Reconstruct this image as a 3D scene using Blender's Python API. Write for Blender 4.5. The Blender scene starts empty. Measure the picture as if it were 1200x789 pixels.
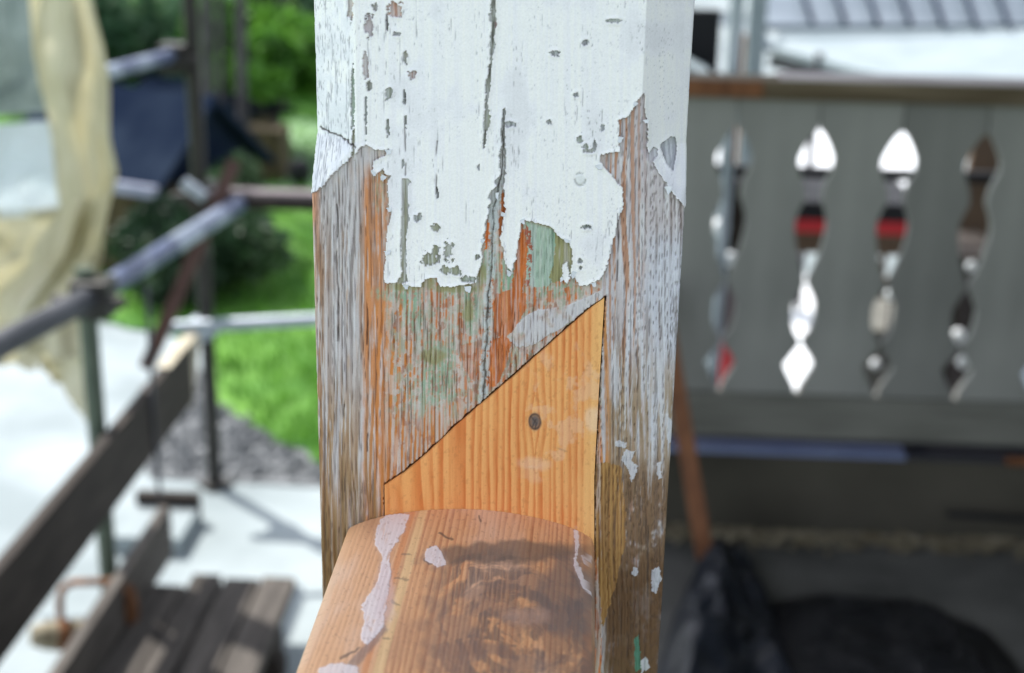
import bpy, math, random
import numpy as np
from mathutils import Vector
random.seed(7)
rng = np.random.default_rng(11)
SC = bpy.context.scene
COL = SC.collection
R = math.radians

# ------------------------------------------------------------------ camera
CAM = np.array([0.03489205, -0.59312342, 1.37])
YAW, PIT, ROLL = 0.04609983, 0.32333536, 0.01973661
F, PX0, PY0 = 1667.0, 600.0, 394.5
_f = np.array([-math.sin(YAW)*math.cos(PIT), math.cos(YAW)*math.cos(PIT), -math.sin(PIT)])
_r = np.array([math.cos(YAW), math.sin(YAW), 0.0])
_u = np.cross(_r, _f)
_R = math.cos(ROLL)*_r + math.sin(ROLL)*_u
_U = -math.sin(ROLL)*_r + math.cos(ROLL)*_u
cd = bpy.data.cameras.new('camera')
cam = bpy.data.objects.new('camera', cd); COL.objects.link(cam)
cd.sensor_width = 36.0; cd.lens = F/1200*36; cd.clip_start = 0.02; cd.clip_end = 600
from mathutils import Matrix
M = Matrix.Identity(4)
for i in range(3):
    M[i][0], M[i][1], M[i][2], M[i][3] = _R[i], _U[i], -_f[i], CAM[i]
cam.matrix_world = M
cd.dof.use_dof = True; cd.dof.focus_distance = 0.622; cd.dof.aperture_fstop = 7.2
cd.dof.aperture_blades = 0
SC.camera = cam

# ------------------------------------------------------------------ light
SUN_EL = R(52)
SUN_DIR = Vector((-0.72, 0.69, 0)).normalized()           # horizontal direction towards the sun
w = bpy.data.worlds.new('World'); SC.world = w; w.use_nodes = True
nt = w.node_tree; bg = nt.nodes['Background']
sky = nt.nodes.new('ShaderNodeTexSky'); sky.sky_type = 'NISHITA'; sky.sun_disc = False
sky.sun_elevation = SUN_EL; sky.sun_rotation = math.atan2(SUN_DIR.x, SUN_DIR.y)
sky.air_density = 1.0; sky.dust_density = 1.0; sky.ozone_density = 1.6
hs = nt.nodes.new('ShaderNodeHueSaturation'); hs.inputs['Saturation'].default_value = 0.36
hs.inputs['Hue'].default_value = 0.512
nt.links.new(sky.outputs[0], hs.inputs['Color']); nt.links.new(hs.outputs[0], bg.inputs[0])
bg.inputs[1].default_value = 0.15
sl = bpy.data.lights.new('sun', 'SUN'); sl.energy = 2.9; sl.angle = R(0.6); sl.color = (1.0, 0.96, 0.9)
so = bpy.data.objects.new('sun', sl); COL.objects.link(so)
dirv = Vector((SUN_DIR.x*math.cos(SUN_EL), SUN_DIR.y*math.cos(SUN_EL), math.sin(SUN_EL)))
so.rotation_euler = dirv.to_track_quat('Z', 'Y').to_euler(); so.location = (-5, 5, 8)
SC.view_settings.view_transform = 'Standard'; SC.view_settings.look = 'None'
SC.view_settings.exposure = 1.34; SC.view_settings.gamma = 1.0
SC.render.engine = 'CYCLES'
SC.cycles.use_denoising = True
SC.cycles.max_bounces = 8

# ------------------------------------------------------------------ helpers
def pr(P):                                                # image pixels of points (N,3), projected through the camera
    d = P - CAM; wv = d @ _f
    return PX0 + F*(d @ _R)/wv, PY0 - F*(d @ _U)/wv
def ray(px, py): return _f + _R*(px-PX0)/F - _U*(py-PY0)/F
def onY(px, py, y):
    d = ray(px, py); return CAM + d*(y-CAM[1])/d[1]
def onZ(px, py, z):
    d = ray(px, py); return CAM + d*(z-CAM[2])/d[2]
def lin(c):
    c = np.asarray(c, float)/255.0
    return np.where(c <= .04045, c/12.92, ((c+.055)/1.055)**2.4)

def tag(o, label=None, cat=None, group=None, kind=None):
    if label: o['label'] = label
    if cat: o['category'] = cat
    if group: o['group'] = group
    if kind: o['kind'] = kind
    return o
def empty(name, loc, label, cat, group=None):
    o = bpy.data.objects.new(name, None); COL.objects.link(o); o.location = loc
    o.empty_display_size = .05
    return tag(o, label, cat, group)
def link(name, me, mat, parent=None, smooth=False):
    o = bpy.data.objects.new(name, me); COL.objects.link(o)
    if mat and not me.materials: me.materials.append(mat)
    if parent:
        o.parent = parent; o.location = -Vector(parent.location) if not parent.rotation_euler.z else o.location
    if smooth: me.shade_smooth()
    return o

class MB:
    def __init__(s): s.v = []; s.f = []
    def add(s, v, f):
        n = len(s.v); s.v += [tuple(map(float, p)) for p in v]; s.f += [tuple(i+n for i in q) for q in f]
        return s
    def box(s, a, b):
        x0, y0, z0 = a; x1, y1, z1 = b
        return s.add([(x0,y0,z0),(x1,y0,z0),(x1,y1,z0),(x0,y1,z0),(x0,y0,z1),(x1,y0,z1),(x1,y1,z1),(x0,y1,z1)],
                     [(0,3,2,1),(4,5,6,7),(0,1,5,4),(1,2,6,5),(2,3,7,6),(3,0,4,7)])
    def beam(s, p, q, w_, h_, up=(0,0,1)):                  # rectangular bar from p to q
        p, q = np.array(p, float), np.array(q, float); d = q-p; d /= np.linalg.norm(d)
        up = np.array(up, float); a = np.cross(d, up); a /= np.linalg.norm(a); b = np.cross(a, d)
        vs = []
        for e in (p, q):
            for sa, sb in ((-1,-1),(1,-1),(1,1),(-1,1)): vs.append(e + a*sa*w_/2 + b*sb*h_/2)
        return s.add(vs, [(0,1,2,3),(7,6,5,4),(0,4,5,1),(1,5,6,2),(2,6,7,3),(3,7,4,0)])
    def tube(s, pts, r, n=16, caps=True, radii=None):
        pts = [np.array(p, float) for p in pts]; rings = []
        prev = None
        for i, p in enumerate(pts):
            d = pts[min(i+1, len(pts)-1)] - pts[max(i-1, 0)]; d /= np.linalg.norm(d)
            if prev is None:
                a = np.cross(d, (0,0,1) if abs(d[2]) < .9 else (1,0,0))
            else:
                a = prev - d*np.dot(prev, d)
            a /= np.linalg.norm(a); prev = a; b = np.cross(d, a)
            rr = radii[i] if radii else r
            rings.append([p + rr*(a*math.cos(t)+b*math.sin(t)) for t in np.linspace(0, 2*math.pi, n, endpoint=False)])
        vs = [v for q in rings for v in q]; fs = []
        for i in range(len(rings)-1):
            for j in range(n):
                fs.append((i*n+j, i*n+(j+1) % n, (i+1)*n+(j+1) % n, (i+1)*n+j))
        if caps:
            fs.append(tuple(range(n-1, -1, -1))); fs.append(tuple((len(rings)-1)*n+j for j in range(n)))
        return s.add(vs, fs)
    def build(s, name, mat, parent=None, smooth=False, bevel=0):
        me = bpy.data.meshes.new(name); me.from_pydata(s.v, [], s.f)
        me.validate()
        o = link(name, me, mat, parent, False)
        if smooth:
            me.shade_smooth(); me.set_sharp_from_angle(angle=R(40))
        if bevel:
            m = o.modifiers.new('bevel', 'BEVEL'); m.width = bevel; m.segments = 2
        return o

def grid_mesh(name, P, mat, parent=None, col=None, rough=None, smooth=True, closed=False):
    nr, nc, _ = P.shape
    me = bpy.data.meshes.new(name)
    me.vertices.add(nr*nc); me.vertices.foreach_set('co', P.reshape(-1).astype(np.float32))
    ii, jj = np.meshgrid(np.arange(nr-1), np.arange(nc-1 if not closed else nc), indexing='ij')
    j2 = (jj+1) % nc
    q = np.stack([ii*nc+jj, ii*nc+j2, (ii+1)*nc+j2, (ii+1)*nc+jj], -1).reshape(-1, 4)
    nf = len(q)
    me.loops.add(nf*4); me.loops.foreach_set('vertex_index', q.reshape(-1).astype(np.int32))
    me.polygons.add(nf); me.polygons.foreach_set('loop_start', (np.arange(nf)*4).astype(np.int32))
    me.polygons.foreach_set('loop_total', np.full(nf, 4, np.int32))
    if smooth: me.polygons.foreach_set('use_smooth', np.ones(nf, bool))
    me.update(); me.validate()
    if col is not None:
        a = me.attributes.new('tint', 'FLOAT_COLOR', 'POINT')
        c4 = np.ones((nr*nc, 4), np.float32); c4[:, :3] = col.reshape(-1, 3); a.data.foreach_set('color', c4.reshape(-1))
    if rough is not None:
        a = me.attributes.new('rough', 'FLOAT', 'POINT'); a.data.foreach_set('value', rough.reshape(-1).astype(np.float32))
    return link(name, me, mat, parent)

# numpy value noise
_LAT = rng.random((256, 256))
def vnoise(x, y, seed=0):
    x = x + seed*17.31; y = y + seed*9.77
    xi = np.floor(x).astype(int); yi = np.floor(y).astype(int); fx = x-xi; fy = y-yi
    fx = fx*fx*(3-2*fx); fy = fy*fy*(3-2*fy)
    a = _LAT[xi & 255, yi & 255]; b = _LAT[(xi+1) & 255, yi & 255]
    c = _LAT[xi & 255, (yi+1) & 255]; d = _LAT[(xi+1) & 255, (yi+1) & 255]
    return (a*(1-fx)+b*fx)*(1-fy) + (c*(1-fx)+d*fx)*fy
def fbm(x, y, seed=0, o=4):
    s = 0; a = 1; t = 0
    for k in range(o):
        s = s + a*vnoise(x*2**k, y*2**k, seed+k*3.1); t += a; a *= .55
    return s/t
def gf(x, y, seed=0, o=3):                               # long grain: octaves refine across, hardly along
    s = 0; a = 1; t = 0
    for k in range(o):
        s = s + a*vnoise(x*2.1**k, y*1.25**k, seed+k*3.1); t += a; a *= .6
    return s/t
def sm(e0, e1, x):
    t = np.clip((x-e0)/(e1-e0), 0, 1); return t*t*(3-2*t)
def inpoly(u, v, pts):
    pts = np.array(pts, float); ins = np.zeros(u.shape, bool)
    x0, y0 = pts.min(0); x1, y1 = pts.max(0)
    sel = (u >= x0) & (u <= x1) & (v >= y0) & (v <= y1)
    U, V = u[sel], v[sel]; I = np.zeros(U.shape, bool)
    n = len(pts)
    for i in range(n):
        xa, ya = pts[i]; xb, yb = pts[(i+1) % n]
        if ya == yb: continue
        c = (ya > V) != (yb > V)
        I ^= c & (U < (xb-xa)*(V-ya)/(yb-ya)+xa)
    ins[sel] = I
    return ins
def segdist(u, v, pts):
    d = np.full(u.shape, 1e9); t_all = np.zeros(u.shape)
    for (xa, ya), (xb, yb) in zip(pts[:-1], pts[1:]):
        L = (xb-xa)**2+(yb-ya)**2
        t = np.clip(((u-xa)*(xb-xa)+(v-ya)*(yb-ya))/L, 0, 1)
        q = np.hypot(u-xa-t*(xb-xa), v-ya-t*(yb-ya)); d = np.minimum(d, q)
    return d

def N(nt, t, **kw):
    n = nt.nodes.new(t)
    for k, v_ in kw.items():
        if hasattr(n, k): setattr(n, k, v_)
        else: n.inputs[k].default_value = v_
    return n
def mat(name, c1, c2=None, scale=6, rough=.8, bump=.2, stretch=(1,1,1), metal=0, detail=6, lo=.35, hi=.65, bdist=.01, spec=.3):
    m = bpy.data.materials.new(name); m.use_nodes = True; t = m.node_tree; b = t.nodes['Principled BSDF']
    b.inputs['Roughness'].default_value = rough; b.inputs['Metallic'].default_value = metal
    b.inputs['Specular IOR Level'].default_value = spec
    tc = N(t, 'ShaderNodeTexCoord'); mp = N(t, 'ShaderNodeMapping'); mp.inputs['Scale'].default_value = stretch
    t.links.new(tc.outputs['Object'], mp.inputs[0])
    no = N(t, 'ShaderNodeTexNoise'); no.inputs['Scale'].default_value = scale; no.inputs['Detail'].default_value = detail
    t.links.new(mp.outputs[0], no.inputs['Vector'])
    rp = N(t, 'ShaderNodeValToRGB'); rp.color_ramp.elements[0].position = lo; rp.color_ramp.elements[1].position = hi
    rp.color_ramp.elements[0].color = (*c1, 1); rp.color_ramp.elements[1].color = (*(c2 or c1), 1)
    t.links.new(no.outputs[0], rp.inputs[0]); t.links.new(rp.outputs[0], b.inputs['Base Color'])
    if bump:
        bp = N(t, 'ShaderNodeBump'); bp.inputs['Strength'].default_value = bump; bp.inputs['Distance'].default_value = bdist
        t.links.new(no.outputs[0], bp.inputs['Height']); t.links.new(bp.outputs[0], b.inputs['Normal'])
    return m
def mat_tint(name, fine_amt=.06, bump=.15):
    m = bpy.data.materials.new(name); m.use_nodes = True; t = m.node_tree; b = t.nodes['Principled BSDF']
    at = N(t, 'ShaderNodeAttribute', attribute_name='tint'); ar = N(t, 'ShaderNodeAttribute', attribute_name='rough')
    tc = N(t, 'ShaderNodeTexCoord')
    no = N(t, 'ShaderNodeTexNoise'); no.inputs['Scale'].default_value = 1400; no.inputs['Detail'].default_value = 3
    t.links.new(tc.outputs['Object'], no.inputs['Vector'])
    mr = N(t, 'ShaderNodeMapRange'); mr.inputs[3].default_value = 1-fine_amt; mr.inputs[4].default_value = 1+fine_amt
    mr.inputs[1].default_value = .25; mr.inputs[2].default_value = .75
    t.links.new(no.outputs[0], mr.inputs[0])
    mx = N(t, 'ShaderNodeVectorMath', operation='SCALE'); t.links.new(at.outputs['Color'], mx.inputs[0]); t.links.new(mr.outputs[0], mx.inputs['Scale'])
    t.links.new(mx.outputs[0], b.inputs['Base Color']); t.links.new(ar.outputs['Fac'], b.inputs['Roughness'])
    b.inputs['Specular IOR Level'].default_value = .35
    bp = N(t, 'ShaderNodeBump'); bp.inputs['Strength'].default_value = bump; bp.inputs['Distance'].default_value = .0003
    t.links.new(no.outputs[0], bp.inputs['Height']); t.links.new(bp.outputs[0], b.inputs['Normal'])
    return m
def leaf_mat(name, cols, trans=.35):
    m = bpy.data.materials.new(name); m.use_nodes = True; t = m.node_tree; b = t.nodes['Principled BSDF']
    tc = N(t, 'ShaderNodeTexCoord'); no = N(t, 'ShaderNodeTexNoise'); no.inputs['Scale'].default_value = 3.0; no.inputs['Detail'].default_value = 8
    t.links.new(tc.outputs['Object'], no.inputs['Vector'])
    rp = N(t, 'ShaderNodeValToRGB'); e = rp.color_ramp.elements
    e[0].position = .3; e[0].color = (*cols[0], 1); e[1].position = .7; e[1].color = (*cols[-1], 1)
    for i, c in enumerate(cols[1:-1]):
        q = e.new(.3+.4*(i+1)/(len(cols)-1)); q.color = (*c, 1)
    t.links.new(no.outputs[0], rp.inputs[0]); t.links.new(rp.outputs[0], b.inputs['Base Color'])
    b.inputs['Roughness'].default_value = .6
    tr = N(t, 'ShaderNodeBsdfTranslucent'); t.links.new(rp.outputs[0], tr.inputs[0])
    mx = N(t, 'ShaderNodeMixShader'); mx.inputs[0].default_value = trans
    t.links.new(b.outputs[0], mx.inputs[1]); t.links.new(tr.outputs[0], mx.inputs[2])
    t.links.new(mx.outputs[0], t.nodes['Material Output'].inputs[0])
    return m
def cloth_mat(name, c1, c2, trans, clear=0.0, rough=.6, scale=5, stretch=(1,1,1)):
    m = mat(name, c1, c2, scale=scale, rough=rough, bump=.3, bdist=.004, stretch=stretch); t = m.node_tree; b = t.nodes['Principled BSDF']
    rp = [n for n in t.nodes if n.type == 'VALTORGB'][0]
    tr = N(t, 'ShaderNodeBsdfTranslucent'); t.links.new(rp.outputs[0], tr.inputs[0])
    mx = N(t, 'ShaderNodeMixShader'); mx.inputs[0].default_value = trans
    t.links.new(b.outputs[0], mx.inputs[1]); t.links.new(tr.outputs[0], mx.inputs[2]); out = mx
    if clear:
        tp = N(t, 'ShaderNodeBsdfTransparent'); m2 = N(t, 'ShaderNodeMixShader'); m2.inputs[0].default_value = clear
        t.links.new(mx.outputs[0], m2.inputs[1]); t.links.new(tp.outputs[0], m2.inputs[2]); out = m2
    t.links.new(out.outputs[0], t.nodes['Material Output'].inputs[0])
    return m

G = -0.55                                                 # level of the yard below the veranda floor
MAT = dict(
    concrete=mat('pale_concrete', (.22,.26,.27), (.34,.39,.405), scale=2.2, rough=.9),
    gravel=mat('grey_gravel', (.10,.11,.115), (.21,.22,.23), scale=28, rough=.95, bump=.6, detail=8),
    lawn=mat('lawn_green', (.03,.12,.012), (.13,.29,.045), scale=2.5, rough=.9, detail=10),
    floor=mat('veranda_concrete', (.06,.06,.056), (.125,.123,.115), scale=5, rough=.85),
    grey_board=mat('grey_weathered_board', (.195,.198,.188), (.26,.262,.248), scale=3, rough=.85, stretch=(3,3,1), bdist=.002),
    low_board=mat('dull_grey_board', (.125,.125,.11), (.185,.185,.165), scale=5, rough=.85, stretch=(1,9,9), bdist=.002),
    plinth=mat('dark_olive_plinth', (.040,.037,.028), (.080,.074,.058), scale=3, rough=.9),
    rail_wood=mat('olive_brown_rail', (.10,.075,.045), (.20,.16,.11), scale=4, rough=.8, stretch=(1,8,8)),
    rail_pale=mat('sunlit_rail_top', (.42,.38,.38), (.55,.50,.50), scale=6, rough=.8),
    orange_wood=mat('orange_stained_wood', (.12,.045,.018), (.21,.085,.035), scale=8, rough=.6, stretch=(6,6,1)),
    blue_strip=mat('blue_sky_light', (.14,.17,.30), (.20,.24,.38), scale=5, rough=.5),
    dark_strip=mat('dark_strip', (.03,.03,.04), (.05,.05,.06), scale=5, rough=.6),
    black_plastic=mat('black_plastic', (.002,.002,.003), (.004,.0045,.007), scale=5, rough=.5, spec=.25),
    slate_plastic=mat('slate_plastic', (.004,.006,.011), (.009,.012,.020), scale=6, rough=.45, spec=.35),
    chip=mat('pale_wood_chip', (.14,.115,.07), (.27,.24,.17), scale=30, rough=.9),
    galv=mat('galvanised_tube', (.26,.31,.36), (.38,.43,.50), scale=14, rough=.45, metal=.2, spec=.5),
    dapple_tube=mat('dappled_blue_tube', (.06,.085,.17), (.32,.38,.47), scale=6, rough=.4, metal=.1, lo=.44, hi=.56, spec=.5),  # sunlight flecks and blue shade put into the tube colour
    dull_tube=mat('dull_grey_tube', (.05,.055,.065), (.09,.095,.11), scale=8, rough=.5),
    green_tube=mat('olive_green_tube', (.05,.07,.055), (.10,.13,.095), scale=6, rough=.5),
    dark_tube=mat('dark_brown_tube', (.018,.018,.016), (.035,.033,.03), scale=8, rough=.5),
    rust=mat('rusty_steel', (.10,.04,.015), (.22,.10,.045), scale=30, rough=.8),
    brown_ply=mat('dark_brown_plank', (.022,.017,.014), (.05,.04,.034), scale=6, rough=.8, stretch=(6,1,6)),
    deck=mat('weathered_deck_plank', (.05,.044,.039), (.115,.102,.09), scale=6, rough=.85, stretch=(9,1,9)),
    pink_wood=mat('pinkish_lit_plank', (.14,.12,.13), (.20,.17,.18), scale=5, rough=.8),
    red_brown=mat('red_brown_strut', (.07,.04,.035), (.12,.07,.06), scale=8, rough=.75),
    pale_wood=mat('pale_cut_wood', (.34,.30,.22), (.5,.46,.36), scale=8, rough=.8),
    shed_roof=mat('slate_blue_roofing', (.010,.016,.032), (.022,.032,.052), scale=3, rough=1, spec=0),
    shed_wall=mat('brown_shed_wall', (.045,.035,.018), (.09,.07,.035), scale=4, rough=.9, stretch=(5,5,1)),
    eave=mat('lilac_grey_eave', (.20,.22,.30), (.3,.32,.4), scale=5, rough=.6),
    white=mat('white_sheet', (.215,.265,.285), (.26,.31,.33), scale=5, rough=.7),
    metal_roof=mat('seamed_metal_roof', (.075,.105,.13), (.11,.145,.175), scale=3, rough=.45, metal=.2, spec=.5),
    bright=mat('bright_white', (.70,.74,.76), (.80,.82,.84), scale=5, rough=.8),
    black=mat('matt_black', (.006,.007,.009), (.012,.013,.016), scale=5, rough=.7),
    red=mat('red_paint', (.45,.02,.03), (.6,.04,.05), scale=5, rough=.5),
    brown_box=mat('brown_plywood', (.09,.06,.04), (.15,.10,.065), scale=6, rough=.8),
    bark=mat('tree_bark', (.045,.04,.045), (.10,.09,.10), scale=9, rough=.95, stretch=(4,4,1)),
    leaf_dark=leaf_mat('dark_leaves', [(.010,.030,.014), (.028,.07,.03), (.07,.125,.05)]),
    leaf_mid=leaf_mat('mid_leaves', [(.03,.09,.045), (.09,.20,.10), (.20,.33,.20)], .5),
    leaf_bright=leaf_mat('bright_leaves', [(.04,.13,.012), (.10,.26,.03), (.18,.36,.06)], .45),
    tarp=cloth_mat('beige_tarpaulin', (.52,.48,.31), (.76,.74,.62), .55, scale=2.2),
    haze_sheet=cloth_mat('cloudy_plastic', (.22,.27,.25), (.34,.40,.40), .5, .2, scale=3),
    white_sheet=cloth_mat('sun_patch_white', (.72,.78,.80), (.8,.84,.86), .5, scale=6),
)

# ------------------------------------------------------------------ ground
def sheet(name, pts, z, m, kind='structure', label=None):
    b = MB(); b.add([(p[0], p[1], z) for p in pts], [tuple(range(len(pts)))])
    return tag(b.build(name, m), kind=kind, label=label)
sheet('ground', [(-150,-60),(150,-60),(150,260),(-150,260)], G-.012, MAT['lawn'])
sheet('pavement', [(-3.9,-6),(9,-6),(14,45),(1.2,45),(-.2,9),(-.6,6.8),(-2.6,6.5),(-3.9,5.2)], G-.004, MAT['concrete'])
gz = lambda px, py: onZ(px, py, G)[:2]
def ragged(pts, step, amp, seed):
    rr_ = random.Random(seed); out = []
    for i in range(len(pts)):
        a, b_ = np.array(pts[i], float), np.array(pts[(i+1) % len(pts)], float); n = max(1, int(np.linalg.norm(b_-a)/step))
        for k in range(n): out.append(tuple(a+(b_-a)*k/n + np.array([rr_.gauss(0, amp), rr_.gauss(0, amp)])))
    return out
sheet('gravel_patch', [gz(175,560), gz(150,500), gz(165,452), gz(230,428), gz(262,470), gz(300,490), gz(420,560), gz(420,572), gz(300,566)], G+.001, MAT['gravel'])
lawn_pts = [gz(420,560), gz(372,544), gz(345,528), gz(320,520), gz(290,495), gz(266,478), gz(256,440), gz(244,398), gz(150,385), (-6,7.2), (-6,12), (.2,12), (-.1,8), (0.0,4.2)]
sheet('lawn', ragged(lawn_pts, .09, .022, 3), G+.005, MAT['lawn'])
# grass blades, one object nobody could count
def blades(name, pts, n, h, m):
    P = np.array(pts); lo, hi = P.min(0), P.max(0)
    X = rng.uniform(lo[0], hi[0], n*3); Y = lo[1] + (hi[1]-lo[1])*rng.random(n*3)**1.8
    k = inpoly(X, Y, P); X, Y = X[k][:n], Y[k][:n]; n = len(X)
    a = rng.uniform(0, 2*np.pi, n); hh = h*rng.uniform(.5, 1.3, n); wd = .004+.004*rng.random(n)
    le = rng.uniform(-.5, .5, (n, 2))*hh[:, None]
    v = np.zeros((n, 3, 3)); v[:, 0] = np.stack([X-np.cos(a)*wd, Y-np.sin(a)*wd, np.full(n, G)], -1)
    v[:, 1] = np.stack([X+np.cos(a)*wd, Y+np.sin(a)*wd, np.full(n, G)], -1)
    v[:, 2] = np.stack([X+le[:, 0], Y+le[:, 1], G+hh], -1)
    me = bpy.data.meshes.new(name); me.from_pydata(v.reshape(-1, 3).tolist(), [], np.arange(n*3).reshape(-1, 3).tolist())
    return tag(link(name, me, m), kind='stuff')
gr = blades('grass', lawn_pts, 26000, .07, MAT['leaf_bright'])
tag(gr, 'bright green grass growing on the lawn beyond the gravel', 'grass')

# ------------------------------------------------------------------ veranda shell
b = MB(); b.box((-.14,-3.0,-.14), (4.2,2.36,-.001))
tag(b.build('floor', MAT['floor']), kind='structure')
b = MB(); b.box((1.70,-.4,0), (1.85,2.30,2.47)); tag(b.build('sky_block_wall', MAT['low_board']), 'unseen dark boarded wall added on the right to block sky light', 'wall')  # out of view, put in to block sky from the right
b = MB(); b.box((-.10,-3.0,G-.01), (4.2,2.32,-.145))
tag(b.build('foundation', MAT['plinth']), kind='structure')
rf = empty('unseen_veranda_roof', (1.5,0,2.5), 'unseen boarded veranda roof held up by the peeling timber post, shaped to cast shade', 'roof')
ROOF = (-1.45, 1.75, -.12, 3.4)     # x0, x1, y0, y1; unseen roof, extents shaped for its shade
for i in range(int((ROOF[1]-ROOF[0])/.15)):
    b = MB(); x = ROOF[0]+i*.15; b.box((x+.002,ROOF[2],2.48), (x+.148,ROOF[3],2.505)); b.build('unseen_roof_board', MAT['low_board'], rf)
b = MB(); b.box((-.06,ROOF[2],2.32), (.06,ROOF[3],2.478)); b.build('beam', MAT['low_board'], rf)

# ------------------------------------------------------------------ the timber post
W = .16; H2 = W/2
wood_tint = mat_tint('old_painted_timber')
C = lambda *c: lin(c)
WHITE_EDGE = [(-100,-400),(1300,-400),(1300,243),(802,243),(793,231),(782,216.6),(774,205),(766.8,193.8),(758.7,176),(758.7,140.6),(755,128),(755,109.6),(750,113),(745,120),
 (737.6,136.8),(730,138),(725,140.6),(725,158),(726,177),(714,180),(703.4,181),(703.4,191),(713.5,201.4),(721,211.6),(730,219),(730,242),(720,274.5),(714.5,301),
 (707,322),(697,330),(688,334),(680,334),(675,329),(672,318),(667.5,329),(665,307),(660,309.5),(659,326),(666,333),(670,311),(671,291.4),(663.9,281.8),(654.3,275.7),
 (649.4,268.5),(632.6,261),(613.3,257.7),(609.7,266),(608.5,278),(603.7,309.5),(600,319),(593,309.5),(589,290),(585.6,278),(591.7,249),(590.5,230),
 (589,203),(586,214),(582,226),(578.4,242),(572.4,256.5),(568,270),(566.4,278),(565,307),(560.4,319),(558,331),(546,333.5),(531.5,336),(517,334.7),(509.8,325),(497.8,327.5),
 (491.8,336),(476,333.5),(466.5,331),(451,332),(449.6,321.5),(453,292.6),(452.4,300),(454.7,266),(459,251),(457,244),(454.7,227),(453.5,216),(457.6,205.6),
 (451.3,203.3),(450,197.6),(447.8,201),(441,205),(436.4,200),(438.7,188.5),(445.6,185),(454.7,180.5),(455.8,174.3),(449,176),(438.7,174.8),(430.7,169),(421.6,173.6),(414.8,181.6),
 (407,190),(400,195),(388.5,205.5),(380.5,216),(366.8,226),(340,236),(-100,236)]
INLAY = [(709.5,347),(690,361),(666,382),(640,405),(600,441),(560,475),(528,503),(500,530),(474,552),(450,568),(450,640),(697,660),(697,560),(703,450)]
# inlay polygon in post-local metres
def pixel_to_post(u, v): p = onY(u, v, 0.0); return p[0], p[2]  # image pixels to post-local metres on the front face
INL = [pixel_to_post(*p) for p in INLAY]

def grain(u, v, period, seed, warp=1.0):
    """late-wood lines: 0..1, narrow dark lines running down the timber"""
    wv = 5*warp*(fbm(u/70, v/400, seed, 3)-.5) + .9*warp*(vnoise(u/9, v/120, seed+5)-.5)
    ph = u/period + wv + 2.2*(vnoise(u/30., v*0, seed+9)-.5)
    s_ = .5+.5*np.sin(2*np.pi*ph)
    return s_

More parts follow.
